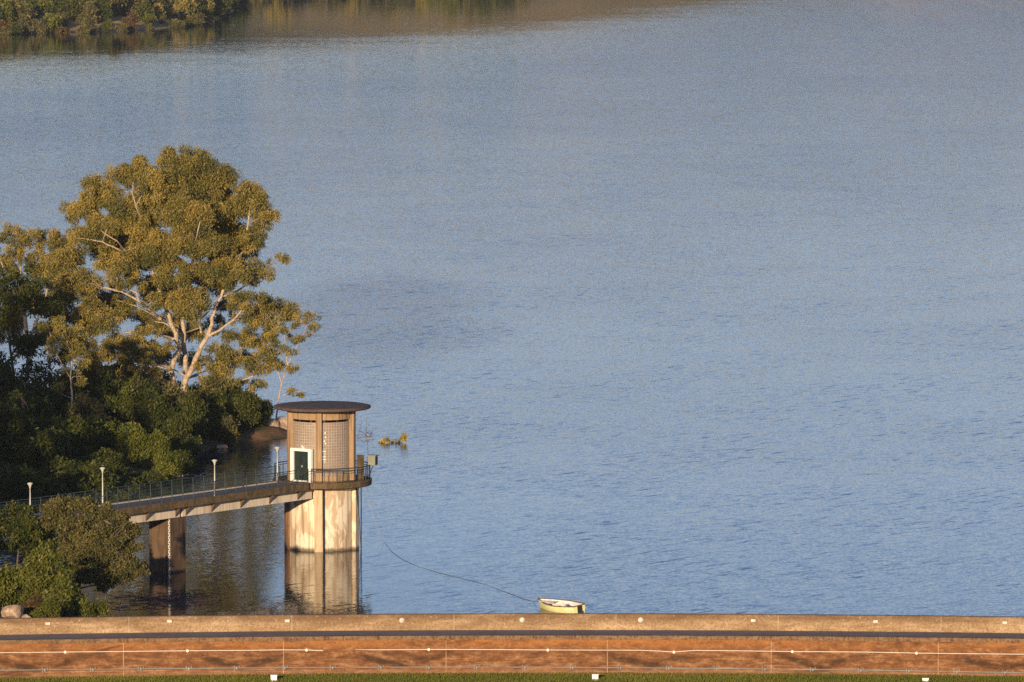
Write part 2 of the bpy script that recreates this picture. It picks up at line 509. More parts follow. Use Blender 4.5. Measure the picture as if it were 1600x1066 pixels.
# far shore
far_poly = [tuple(at(x, y)[:2]) for (x, y) in
            [(-400, 70), (-120, 56), (0, 53), (70, 51), (150, 50), (235, 46), (300, 40), (345, 30), (368, 12), (376, -3), (440, -16),
             (600, -22), (850, -22), (1150, -14), (1400, -7), (1560, -1), (1640, 2), (1800, 6), (2300, 30)]]
far_poly += [(900, 5200), (-900, 5200)]
def far_h(X, Y):
    d = poly_dist(X, Y, far_poly)
    dd = np.maximum(d, 0)
    z = np.where(d > 0, 1.2 * (1 - np.exp(-dd / 4)) + dd * 0.07 + 0.00016 * dd ** 2, np.maximum(d * 0.2, -6))
    z = np.minimum(z, np.interp(X, [-70, 0, 70], [100, 60, 24]) + 5 * vnoise(X / 150, Y / 150, 3))
    return z + vnoise(X / 18, Y / 18, 9) * np.clip(dd / 15, 0, 1) * 3.0
def far_mat():
    n = NT('far_hillside'); p = n.pos()
    a = n.noise(p, 0.011, 4, 0.6); b = n.noise(p, 0.12, 5, 0.7)
    c = n.mix(n.ramp(a, [(0.42, 0), (0.58, 1)]), (0.36, 0.25, 0.12), (0.22, 0.18, 0.075))
    c = n.mix(n.ramp(b, [(0.48, 0), (0.66, 0.6)]), c, (0.07, 0.07, 0.03))
    return n.surf(c, 0.95, n.bump(b, 1.0, 2.5), 0, 0.1)
FM = far_mat()
grid_terrain('far_shore', -420, 640, 1380, 3000, 266, 406, far_h, FM)
grid_terrain('far_hills', -3500, 3500, 3000, 5200, 120, 50, lambda X, Y: 85 + 30 * vnoise(X / 400, Y / 400, 4), FM)

# downstream valley
def valley_h(X, Y):
    yy = np.array([-400, -60, 0, 120, 250, 330, 350, 367]); zz = np.array([40, 48, 45, 5, -16, -2, 1.86, 1.92])
    z = np.interp(Y, yy, zz)
    return z + np.clip(np.abs(X) - 45, 0, 200) * 0.10 * np.clip((Y - 100) / 200, 0, 1) * np.clip((300 - Y) / 40, 0, 1)
def grass_mat():
    n = NT('mown_grass'); p = n.pos()
    a = n.noise(p, 0.9, 5, 0.7); b = n.noise(n.mapping(p, (1, 1, 1)), 9.0, 5, 0.75)
    c = n.mix(n.ramp(a, [(0.35, 0), (0.65, 1)]), (0.085, 0.105, 0.018), (0.15, 0.135, 0.03))
    c = n.mix(n.ramp(b, [(0.5, 0), (0.7, 0.7)]), c, (0.045, 0.055, 0.012))
    return n.surf(c, 0.95, n.bump(b, 0.8, 0.06), 0, 0.1)
M['grass'] = grass_mat()
grid_terrain('grass_verge', -110, 110, -400, 366, 111, 384, valley_h, M['grass'])

rng = np.random.default_rng(5)
N = 110000
gx, gy = rng.uniform(-33, 33, N), rng.uniform(-7.5, 0.0, N)
gy = gy + dam_y(gx, -3.75)
gz = np.full(N, 1.93)
hh = rng.uniform(.05, .14, N); an = rng.uniform(0, math.pi, N); wv = 0.014
lx, ly = rng.normal(0, .035, N), rng.normal(0, .035, N)
ca, sa = np.cos(an) * wv, np.sin(an) * wv
v = np.stack([np.stack([gx - ca, gy - sa, gz], 1), np.stack([gx + ca, gy + sa, gz], 1), np.stack([gx + lx + ca * .4, gy + ly + sa * .4, gz + hh], 1), np.stack([gx + lx - ca * .4, gy + ly - sa * .4, gz + hh], 1)], 1).reshape(-1, 3)
me = bpy.data.meshes.new('grass')
me.vertices.add(N * 4); me.vertices.foreach_set('co', v.astype(np.float32).ravel())
me.loops.add(N * 4); me.loops.foreach_set('vertex_index', np.arange(N * 4, dtype=np.int32))
me.polygons.add(N); me.polygons.foreach_set('loop_start', np.arange(0, N * 4, 4, dtype=np.int32))
me.update(calc_edges=True)
cl = vnoise(gx * 0.8, gy * 0.8, 12)
me.attributes.new('tint', 'FLOAT', 'POINT').data.foreach_set('value', np.repeat(np.clip(0.45 + 0.25 * cl + rng.normal(0, .2, N), 0, 1), 4).astype(np.float32))
me.materials.append(leafmat('grass_blades', (0.09, 0.115, 0.018), (0.18, 0.185, 0.028), (0.30, 0.26, 0.05)))
tag(link('grass', me), 'short green grass at the foot of the dam wall', 'grass', None, 'stuff')

# ------------------------------------------------------------------ water
def water_mat():
    n = NT('lake_water'); p = n.pos()
    xyz = n.sep(p)
    # ripples: two slope fields taken from noise colours (a breeze from the near left)
    m1 = n.mapping(p, (0.62, 1.0, 1), (0, 0, R(-24)))
    s1 = n.vmath('SUBTRACT', n.noise(m1, 1.25, 4.0, 0.65, 0.3, True), (0.5, 0.5, 0.5))
    s2 = n.vmath('SUBTRACT', n.noise(n.mapping(p, (0.8, 1, 1), (0, 0, R(15))), 6.5, 3.0, 0.65, 0.0, True), (0.5, 0.5, 0.5))
    # breeze strength: calm beside the dam, the left bank and the far shore; patches of ruffled water between
    near = n.rng(xyz[1], 400, 520, 0.0, 1.0, True)
    side = n.rng(xyz[0], -13, 6, 0.0, 1.0, True)
    open_ = n.math('MAXIMUM', near, n.math('MULTIPLY', side, 0.75))
    lee = n.math('ADD', n.math('MULTIPLY', xyz[0], -1.05), 0.0)     # distance at which the lee of the far shore starts
    leef = n.rng(n.math('ADD', n.math('SUBTRACT', xyz[1], n.math('ADD', n.math('MULTIPLY', xyz[0], 2.2), n.math('MULTIPLY', n.math('MAXIMUM', xyz[0], 0.0), 2.5))), n.math('MULTIPLY', n.noise(n.mapping(p, (0.25, 1, 1)), 0.02, 3, 0.5), 200)),
                 1340, 1790, 1.0, 0.08, True)
    patch = n.noise(n.mapping(p, (1.0, 0.35, 1), (0, 0, R(12))), 0.021, 3, 0.55)
    gust = n.rng(patch, 0.35, 0.68, 0.90, 1.12)
    open_ = n.math('ADD', open_, n.rng(xyz[1], 500, 1100, 0.0, 1.1))
    amp = n.math('MULTIPLY', n.math('MULTIPLY', n.math('MULTIPLY_ADD', open_, 0.75, 0.25), gust), leef)
    v = n.vmath('ADD', n.vmath('SCALE', s1, 0.085), n.vmath('SCALE', s2, 0.30))
    # a cat's paw: darker ruffled patch beyond the big tree
    px_ = n.math('DIVIDE', n.math('ADD', xyz[0], 14.0), 13.0); py_ = n.math('DIVIDE', n.math('SUBTRACT', xyz[1], 650.0), 62.0)
    rr = n.math('ADD', n.math('MULTIPLY', px_, px_), n.math('MULTIPLY', py_, py_))
    rr = n.math('ADD', rr, n.math('MULTIPLY', n.math('SUBTRACT', n.noise(n.mapping(p, (1, .4, 1)), 0.12, 4, 0.6), 0.5), 1.6))
    amp = n.math('MULTIPLY', amp, n.rng(rr, 0.2, 1.5, 1.55, 1.0, True))
    v = n.vmath('SCALE', v, amp)
    q = n.sep(v)
    # steeper wavelet faces in short slanting streaks, turned towards the dam
    m0 = n.mapping(n.mapping(p, (1, 1, 1), (0, 0, R(-52))), (0.30, 1.7, 1))
    st = n.noise(m0, 1.0, 3.0, 0.6, 0.2)
    m00 = n.mapping(n.mapping(p, (1, 1, 1), (0, 0, R(-30))), (0.75, 3.6, 1))
    st2 = n.noise(m00, 1.0, 3.0, 0.6, 0.2)
    f = n.math('ADD', n.rng(st, 0.57, 0.76, 0.0, 0.19), n.math('MULTIPLY', n.rng(st2, 0.54, 0.76, 0.0, 0.13), 1.0))
    f = n.math('MULTIPLY', f, n.math('MULTIPLY', amp, n.rng(n.noise(p, 0.05, 2, 0.5), 0.4, 0.6, 0.3, 0.85)))
    nor = n.vmath('NORMALIZE', n.comb(q[0], n.math('SUBTRACT', q[1], f), 1.0))
    b = n.n('ShaderNodeBsdfPrincipled')
    b.inputs['Base Color'].default_value = (0.020, 0.026, 0.026, 1)
    b.inputs['Roughness'].default_value = 0.03
    b.inputs['IOR'].default_value = 1.333
    n.set(b.inputs['Normal'], nor)
    n.t.links.new(b.outputs[0], n.out.inputs[0])
    return n.mat
M['water'] = water_mat()

w = MB()
xs = np.linspace(-80, 80, 41)
vs = [(x, dam_y(x, -0.2), 0) for x in xs] + [(x * 60, 6000, 0) for x in xs]
w.add(vs, [(i, i + 1, 42 + i, 41 + i) for i in range(40)])
water = w.build('water', M['water'])
tag(water, kind='structure')

# ------------------------------------------------------------------ dam
def wall_mat():
    n = NT('rust_stained_wall'); p = n.pos(); xyz = n.sep(p)
    streak = n.noise(n.mapping(p, (1.1, 0.0, 3.0)), 1.0, 9, 0.8, 0.0)
    blot = n.noise(n.mapping(p, (0.30, 0.0, 0.9), loc=(3.1, 0, 0)), 1.0, 5, 0.6, 0.8)
    fine = n.noise(p, 7.0, 5, 0.75)
    c = n.ramp(streak, [(0.36, (0.085, 0.036, 0.015)), (0.50, (0.180, 0.076, 0.029)), (0.64, (0.36, 0.19, 0.09))])
    # lighter wash above the drain line, brighter orange right under the coping
    top = n.rng(xyz[2], 3.25, 3.75, 0.0, 1.0)
    c = n.mix(n.math('MULTIPLY', top, n.ramp(blot, [(0.38, 0), (0.6, 0.9)])), c, (0.36, 0.15, 0.045))
    low = n.rng(xyz[2], 2.02, 2.35, 1.0, 0.0)
    c = n.mix(n.math('MULTIPLY', low, 0.55), c, (0.28, 0.15, 0.085))
    band = n.noise(n.mapping(p, (0.35, 0.0, 9.0)), 1.0, 5, 0.7)
    c = n.mix(n.math('MULTIPLY', n.ramp(band, [(0.52, 0), (0.64, 0.6)]), n.rng(xyz[2], 2.3, 3.4, 1.0, 0.15)), c, (0.42, 0.26, 0.14))
    c = n.mix(n.ramp(blot, [(0.57, 0), (0.70, 0.7)]), c, (0.06, 0.028, 0.015))
    # V-shaped seepage smears
    smear = None
    for xv in (-27.5, -15.7, -6.5, 8.0, 17.9, 28.3):
        d = n.math('ABSOLUTE', n.math('SUBTRACT', xyz[0], xv))
        e = n.math('ABSOLUTE', n.math('SUBTRACT', xyz[2], n.math('MULTIPLY_ADD', d, 0.24, 2.42)))
        f = n.math('MULTIPLY', n.rng(e, 0.08, 0.34, 1.0, 0.0, True), n.rng(d, 1.6, 3.4, 1.0, 0.0, True))
        smear = f if smear is None else n.math('MAXIMUM', smear, f)
    c = n.mix(n.math('MULTIPLY', smear, n.ramp(n.noise(n.mapping(p, (0.8, 0, 2.0), loc=(5, 0, 2)), 1.0, 5, 0.7), [(0.36, 0.0), (0.56, 0.9)])), c, (0.045, 0.024, 0.014))
    c = n.mix(n.math('MULTIPLY', n.ramp(fine, [(0.5, 0), (0.70, 1)]), 0.7), c, (0.085, 0.04, 0.02))
    return n.surf(c, 0.9, n.bump(fine, 0.4, 0.03), 0, 0.2)
def parapet_mat():
    n = NT('pebbly_parapet'); p = n.pos(); xyz = n.sep(p)
    big = n.noise(n.mapping(p, (0.35, 0.35, 1.6)), 1.0, 5, 0.65, 0.5)
    fine = n.noise(p, 9.0, 5, 0.8)
    c = n.ramp(big, [(0.33, (0.25, 0.155, 0.08)), (0.5, (0.36, 0.24, 0.13)), (0.68, (0.52, 0.37, 0.22))])
    topd = n.math('MULTIPLY', n.rng(xyz[2], 4.50, 4.80, 0.0, 1.0), n.ramp(big, [(0.35, 1), (0.65, 0.5)]))
    c = n.mix(n.math('MULTIPLY', topd, 0.85), c, (0.15, 0.085, 0.045))
    c = n.mix(n.ramp(fine, [(0.47, 0), (0.60, 0.6)]), c, (0.11, 0.07, 0.04))
    c = n.mix(n.ramp(n.noise(n.mapping(p, (1, 1, 1), loc=(7, 3, 1)), 6, 4, .8), [(0.59, 0), (0.68, 0.6)]), c, (0.58, 0.48, 0.36))
    for xj in (-22.4, -12.9, -3.4, 6.1, 15.6, 25.1):
        j = n.math('ABSOLUTE', n.math('SUBTRACT', xyz[0], xj))
        c = n.mix(n.rng(j, 0.01, 0.04, 0.28, 0.0), c, (0.60, 0.50, 0.38))
    return n.surf(c, 0.95, n.bump(fine, 0.6, 0.04), 0, 0.15)
M['redwall'], M['parapet'] = wall_mat(), parapet_mat()
M['coping'] = concrete('pebbly_coping', (0.24, 0.145, 0.075), (0.16, 0.09, 0.05), (0.05, 0.032, 0.02), 2.6, 0.8, 0.9, 1.0)
M['joint'] = simple('pale_joint', (0.40, 0.24, 0.13), 0.9, 0.45)
M['asphalt'] = concrete('road_asphalt', (0.17, 0.145, 0.14), (0.21, 0.18, 0.17), (0.11, 0.095, 0.09), 0.8, 0.6, 0.25, 1.0)

def sweep(mb, prof, x0=-75, x1=75, n=150, mi=0):
    """closed profile of (offset upstream, z) swept along the dam curve"""
    k = len(prof); vs = []
    for i in range(n + 1):
        x = x0 + (x1 - x0) * i / n
        for (o, z) in prof: vs.append((x, dam_y(x, o), z))
    fs = []
    for i in range(n):
        for j in range(k):
            j2 = (j + 1) % k
            fs.append((i * k + j, (i + 1) * k + j, (i + 1) * k + j2, i * k + j2))
    fs.append(tuple(range(k))); fs.append(tuple(reversed(range(n * k, n * k + k))))
    mb.add(vs, fs, mi)

ZT, ZR, ZC, ZG = 5.0, 4.07, 4.17, 1.95      # parapet top, road, kerb top, foot of the wall
FACE = -3.75                                  # downstream face, metres from the upstream edge
dam = empty('dam', (0, dam_y(0), 0))
tag(dam, 'long rust stained concrete dam wall with pebbly parapet and white cable, across the bottom', 'dam')
def dpart(mb, name, mats, parent=dam, smooth=False):
    o = mb.build(name, mats, parent, smooth)
    o.matrix_parent_inverse = Matrix.Translation(-Vector(dam.location)) if parent is dam else Matrix.Identity(4)
    return o
def onwall(px, py, out=0.0):
    """point of the downstream face seen at a pixel"""
    Y = 363.0
    for _ in range(6):
        p = atY(px, py, Y); Y = dam_y(p.x, FACE - out)
    return atY(px, py, Y)

b = MB(); sweep(b, [(-0.45, -3), (-0.45, ZT - 0.05), (-0.40, ZT), (-0.05, ZT), (0, ZT - 0.05), (0, -3)])
dpart(b, 'parapet', M['parapet'])
b = MB(); sweep(b, [(FACE, 0.5), (FACE, ZC - 0.24), (-0.455, ZC - 0.24), (-0.455, 0.5)], mi=0)
for px in (193, 443, 697, 949, 1205, 1466):
    p = onwall(px, 1028)
    b.box((p.x, dam_y(p.x, FACE) - 0.002, (ZC - 0.26 + ZG) / 2 + 0.0), (0.035, 0.012, ZC - 0.26 - ZG), 0, 1)
dpart(b, 'wall_face', [M['redwall'], M['joint']])
b = MB(); sweep(b, [(FACE - 0.05, ZC - 0.238), (FACE - 0.05, ZC - 0.02), (FACE - 0.03, ZC), (FACE + 0.42, ZC), (FACE + 0.45, ZC - 0.03), (FACE + 0.45, ZC - 0.238)])
dpart(b, 'kerb', M['coping'])
b = MB(); sweep(b, [(FACE + 0.452, ZC - 0.23), (FACE + 0.452, ZR), (-0.452, ZR), (-0.452, ZC - 0.23)])
road = b.build('crest_road', M['asphalt']); tag(road, kind='structure')

# white lights set in the parapet
def onparapet(px, py):
    Y = 366.0
    for _ in range(6):
        p = atY(px, py, Y); Y = dam_y(p.x, -0.45)
    return atY(px, py, Y)
for i, (px, py) in enumerate([(75, 974.5), (265, 970.5), (449, 970), (628, 969.5), (816, 969), (1001, 969), (1177, 969.5), (1368, 971), (1570, 973)]):
    p = onparapet(px, py)
    b = MB()
    round_ = i in (3, 4, 5)
    if round_:
        n = 12
        for (r0, r1, y0, y1) in ((0.16, 0.15, -0.03, 0.0), (0.15, 0.05, -0.11, -0.03)):
            vs = [(p.x + r1 * math.cos(a), p.y + y0, p.z + r1 * math.sin(a)) for a in np.linspace(0, 2 * math.pi, n, False)] + \
                 [(p.x + r0 * math.cos(a), p.y + y1, p.z + r0 * math.sin(a)) for a in np.linspace(0, 2 * math.pi, n, False)]
            b.add(vs, [(k, (k + 1) % n, n + (k + 1) % n, n + k) for k in range(n)] + [tuple(range(n))])
    else:
        b.box((p.x, p.y - 0.03, p.z), (0.27, 0.12, 0.15))
        b.box((p.x, p.y - 0.105, p.z + 0.01), (0.21, 0.03, 0.09))
    dpart(b, 'wall_light', M['lightcover'])

# cables and pipe on the wall face
def wall_run(name, pts, r, mat, clips, clipfun, clipname, out=0.05):
    P = []
    for i in range(len(pts) - 1):
        (x0, y0), (x1, y1) = pts[i], pts[i + 1]
        k = max(1, int(abs(x1 - x0) / 25))
        for j in range(k): P.append(onwall(x0 + (x1 - x0) * j / k, y0 + (y1 - y0) * j / k, out))
    P.append(onwall(*pts[-1], out))
    b = MB(); b.tube(P, r, 7)
    o = dpart(b, name, mat, dam, True)
    for (x, y) in clips:
        c = MB(); clipfun(c, onwall(x, y, out))
        q = c.build(clipname, mat, o); q.matrix_parent_inverse = Matrix.Identity(4)
def round_clip(b, p):
    b.tube([p + Vector((0, -0.06, 0)), p + Vector((0, 0.05, 0))], 0.085, 10)
def clamp(b, p):
    b.box(p + Vector((0, 0.02, 0.0)), (0.10, 0.16, 0.16)); b.box(p + Vector((-0.14, 0.05, 0.0)), (0.05, 0.06, 0.26))
    b.box(p + Vector((0.14, 0.05, 0.05)), (0.05, 0.06, 0.16))
wall_run('cable', [(-60, 1021), (0, 1020), (102, 1019), (200, 1018), (293, 1017), (400, 1016.2), (443, 1015.6), (479, 1015.8), (505, 1016.8)], 0.022,
         M['cable'], [(102, 1019), (293, 1017), (479, 1015.8)], round_clip, 'clip')
wall_run('cable', [(555, 1015), (585, 1015.6), (670, 1015), (770, 1015.2), (856, 1015.8), (1000, 1016.2), (1030, 1017.5), (1053, 1019), (1085, 1016.4), (1150, 1017),
                   (1238, 1018.2), (1350, 1019), (1432, 1020.6), (1470, 1021.2), (1600, 1022.4), (1700, 1024)], 0.022,
         M['cable'], [(670, 1015), (856, 1015.8), (1053, 1019), (1238, 1018.2), (1432, 1020.6)], round_clip, 'clip')
pp = [(-60, 1049), (0, 1047.5), (200, 1045.5), (400, 1043.7), (600, 1042.7), (800, 1042.6), (1000, 1043.7), (1200, 1045.5), (1400, 1048), (1600, 1051.5), (1680, 1053)]
wall_run('pipe', pp, 0.035, M['pipe'], [(x, float(np.interp(x, [a for a, _ in pp], [c for _, c in pp]))) for x in range(-5, 1620, 75)], clamp, 'clamp', 0.09)

# white posts on the grass
for i, px in enumerate((428, 930, 1446)):
    py = dam_y((px - 800) / F * 360, FACE) - 2.6
    base = atY(px, 1060, py); base.z = ZG - 0.05
    b = MB()
    hgt = atY(px, (1054.5, 1053.5, 1059.5)[i], py).z - base.z - 0.04
    root = empty('marker_post', base)
    tag(root, ['white square marker post on the grass, leftmost, below the tower', 'white square marker post on the grass, below the moored boat',
               'white square marker post on the grass, rightmost of three'][i], 'post', 'white posts along the grass')
    b.box((0, 0, hgt / 2 - 0.2), (0.36, 0.24, hgt + 0.4))
    bevel(b.build('shaft', M['post'], root), 0.015)
    b = MB(); b.box((0, 0, hgt + 0.02), (0.39, 0.27, 0.04))
    b.build('cap', M['post'], root)

# ------------------------------------------------------------------ intake tower
TC = at(504, 856)
TC = Vector((TC.x, TC.y, 0))
ZP = 4.9                                        # platform level
tower = empty('intake_tower', TC)
tag(tower, 'round concrete water intake tower with flat overhanging roof and glass block walls', 'tower')
A0 = -math.pi / 2                               # towards the camera
def pol(a, r, z): return (r * math.cos(A0 + a), r * math.sin(A0 + a), z)   # a > 0 turns to the right in the picture

b = MB(); b.lathe([(2.46, -5), (2.46, ZP - 0.62), (2.62, ZP - 0.5), (2.62, ZP - 0.40)], 96)
b.build('shaft', M['shaft'], tower, False)
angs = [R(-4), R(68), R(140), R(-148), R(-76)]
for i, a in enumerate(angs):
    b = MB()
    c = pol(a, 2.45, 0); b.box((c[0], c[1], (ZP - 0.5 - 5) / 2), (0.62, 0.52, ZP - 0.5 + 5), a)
    bevel(b.build('buttress', M['russet'] if i == 4 else (M['buttress'] if i == 0 else M['shaft']), tower), 0.03)
    b = MB()
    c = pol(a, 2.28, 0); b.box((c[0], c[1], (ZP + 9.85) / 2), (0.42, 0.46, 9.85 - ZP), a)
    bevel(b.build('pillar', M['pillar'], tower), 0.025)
# platform slab with a raised edge
b = MB(); b.lathe([(0.3, ZP - 0.4), (3.40, ZP - 0.4), (3.50, ZP - 0.34), (3.52, ZP + 0.02), (3.50, ZP + 0.06), (3.30, ZP + 0.06), (3.28, ZP), (0.3, ZP)], 96)
b.build('platform', M['slabedge'], tower)
# glass block drum
n_ = 120; zt = 9.12; rb = 2.18
me_v, me_f, uvs = [], [], []
for k in range(n_ + 1):
    a = 2 * math.pi * k / n_
    me_v += [(rb * math.cos(a), rb * math.sin(a), ZP), (rb * math.cos(a), rb * math.sin(a), zt),
             ((rb - .1) * math.cos(a), (rb - .1) * math.sin(a), zt), ((rb - .1) * math.cos(a), (rb - .1) * math.sin(a), ZP)]
for k in range(n_):
    q = k * 4
    for j in range(3):
        me_f.append((q + j, q + 4 + j, q + 5 + j, q + 1 + j))
me = bpy.data.meshes.new('glass_block_wall'); me.from_pydata(me_v, [], me_f)
uvl = me.uv_layers.new(name='UVMap')
for poly in me.polygons:
    for li in poly.loop_indices:
        vi = me.loops[li].vertex_index
        k, j = divmod(vi, 4)
        uvl.data[li].uv = (k / n_ * 2 * math.pi * rb, (0, zt - ZP, zt - ZP + .1, 0)[j])
me.materials.append(M['blocks'])
link('glass_block_wall', me, tower)
b = MB(); b.lathe([(2.19, ZP), (2.24, ZP), (2.24, ZP + 0.42), (2.19, ZP + 0.45)], 96)
b.build('plinth', M['pillar'], tower)
for k in range(14):
    a = 2 * math.pi * k / 14 + 0.1
    c = pol(a, 2.13, 0); b = MB(); b.box((c[0], c[1], (zt + 9.32) / 2), (0.13, 0.08, 9.30 - zt), a)
    b.build('vent_post', M['dark'], tower)
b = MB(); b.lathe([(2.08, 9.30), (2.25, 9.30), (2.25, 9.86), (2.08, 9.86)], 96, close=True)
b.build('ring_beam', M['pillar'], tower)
b = MB(); b.lathe([(0.01, 9.84), (3.30, 9.94), (3.42, 9.98), (3.46, 10.06), (3.43, 10.14), (3.2, 10.19), (1.8, 10.25), (0.01, 10.28)], 96)
b.build('roof', M['roof'], tower, True)
# door
aD = R(-38)
rad, tan = Vector(pol(aD, 1, 0)), Vector((-Vector(pol(aD, 1, 0)).y, Vector(pol(aD, 1, 0)).x, 0))
up = Vector((0, 0, 1)); axes = (tan, rad, up)
def dpos(t, z, r): return rad * r + tan * t + up * (ZP + z)
door = MB()
for s in (-1, 1):
    door.box(dpos(s * 0.335, 1.13, 2.26), (0.66, 0.05, 2.02), axes=axes)
    for zc, hh in ((0.65, 0.8), (1.62, 0.85)): door.box(dpos(s * 0.335, zc, 2.29), (0.46, 0.025, hh), axes=axes)
dr = door.build('door', M['door'], tower)
fr = MB()
fr.box(dpos(-0.82, 1.15, 2.28), (0.30, 0.24, 2.44), axes=axes); fr.box(dpos(0.82, 1.15, 2.28), (0.30, 0.24, 2.44), axes=axes)
fr.box(dpos(0, 2.27, 2.282), (1.336, 0.236, 0.20), axes=axes); fr.box(dpos(0, 0.06, 2.282), (1.336, 0.236, 0.11), axes=axes)
bevel(fr.build('door_frame', M['white'], dr), 0.012)
hd = MB(); hd.box(dpos(0.06, 1.1, 2.31), (0.04, 0.06, 0.14), axes=axes); hd.build('handle', M['lampwhite'], dr)
lp = MB(); lp.box(dpos(0.1, 2.46, 2.24), (0.10, 0.1, 0.18), axes=axes); lp.box(dpos(0.12, 2.54, 2.33), (0.14, 0.16, 0.07), axes=axes)
lp.build('door_lamp', M['white'], tower)
# white depth marks and bracket by the centre pillar
b = MB()
for z in (2.45, 2.62, 2.9, 3.2):
    c = pol(R(5.5 + (z * 7 % 3)), 2.23, ZP + z + .3); d = MB(); d.box(c, (0.10, 0.07, 0.08), R(5)); d.build('depth_mark', M['white'], tower)
for zz in (1.32, 1.52, 1.9):
    c = pol(R(4), 2.24, ZP + zz + .3); b.box(c, (0.32, 0.05, 0.035), R(4))
for aa in (1.5, 6.5):
    c = pol(R(aa), 2.25, ZP + 1.85); b.box(c, (0.035, 0.05, 1.0), R(4))
b.build('wall_bracket', M['white'], tower)
# drain pipe down the front, right side pipe, cabinet, gauge box
b = MB(); b.tube([pol(R(3), 2.74, -4), pol(R(3), 2.74, ZP - 0.42)], 0.055, 8); b.build('drain_pipe', M['dark'], tower, True)
b = MB(); b.tube([pol(R(86), 2.76, -4), pol(R(86), 2.76, ZP - 0.42)], 0.035, 8); b.build('drain_pipe', M['dark'], tower, True)
b = MB(); b.tube([pol(R(62), 2.75, ZP - 0.45), pol(R(72), 2.78, 2.0), pol(R(80), 2.80, -0.3)], 0.022, 6); b.build('dark_diagonal', M['dark'], tower, True)  # thin dark diagonal down the right of the shaft
b = MB(); c = pol(R(78), 2.78, 0); b.box((c[0], c[1], ZP + 0.85), (0.32, 0.42, 1.75), R(40)); b.box((c[0], c[1], ZP + 1.745), (0.38, 0.48, 0.06), R(40))
bevel(b.build('cabinet', M['slabedge'], tower), 0.015)
gb = MB(); gc = atY(582.5, 719.5, TC.y - 0.3) - TC
gx = Vector((math.cos(R(-22)), math.sin(R(-22)), 0)); gy = Vector((-gx.y, gx.x, 0)); gaxes = (gx, gy, up)
gb.box(gc, (0.56, 0.5, 0.66), axes=gaxes)
g = bevel(gb.build('gauge_box', M['boxgrey'], tower), 0.012)
lid = MB(); lid.box(gc + Vector((0, 0, 0.36)), (0.74, 0.66, 0.06), axes=gaxes); lid.build('lid', M['boxgrey'], g)
bk = MB(); bk.tube([gc + Vector((0.05, 0, -0.33)), gc + Vector((-0.18, 0.05, -0.9)), gc + Vector((-0.38, 0.1, -1.15))], 0.03, 6)
bk.box(gc + gx * 0.285, (0.02, 0.40, 0.52), axes=gaxes); bk.build('bracket', M['dark'], g)  # dark plate stands in for shade on the box's right end

# bridge line: from the tower centre out to the left and towards the camera
U = Vector((-0.592, -0.805, 0)).normalized(); NF = Vector((-U.y * -1, U.x * -1, 0))
NF = Vector((U.y, -U.x, 0))                      # towards the far side (left and away)
if NF.y < 0: NF = -NF
HW = 1.42
def bp(s, n, z): return TC + U * s + NF * n + Vector((0, 0, z))

def railing(mb, pts, h=1.02, post=1.15, bal=0.145, base=None):
    pts = [Vector(p) for p in pts]
    L = [0]
    for i in range(len(pts) - 1): L.append(L[-1] + (pts[i + 1] - pts[i]).length)
    def P(s):
        for i in range(len(pts) - 1):
            if s <= L[i + 1] + 1e-6: return pts[i].lerp(pts[i + 1], (s - L[i]) / (L[i + 1] - L[i]))
        return pts[-1]
    for z, r in ((h, 0.032), (h - 0.16, 0.016), (0.12, 0.018)):
        mb.tube([p + Vector((0, 0, z)) for p in pts], r, 5)
    k = max(1, round(L[-1] / post))
    for i in range(k + 1):
        p = P(L[-1] * i / k); mb.tube([p, p + Vector((0, 0, h))], 0.028, 5)
    if bal:
        k = int(L[-1] / bal)
        for i in range(1, k):
            p = P(L[-1] * i / k); mb.tube([p + Vector((0, 0, 0.12)), p + Vector((0, 0, h - 0.16))], 0.009, 3, cap=False)

b = MB()
gap0 = math.atan2(U.y, U.x)
half = math.asin(HW / 3.4)
arc = [gap0 + half + (2 * math.pi - 2 * half) * i / 60 for i in range(61)]
railing(b, [(3.4 * math.cos(a), 3.4 * math.sin(a), ZP + 0.06) for a in arc], 1.0, 0.9, 0.0)
railing(b, [(3.4 * math.cos(a), 3.4 * math.sin(a), ZP + 0.06) for a in arc], 0.98, 50, 0.30)
b.build('railing', M['rail'], tower)

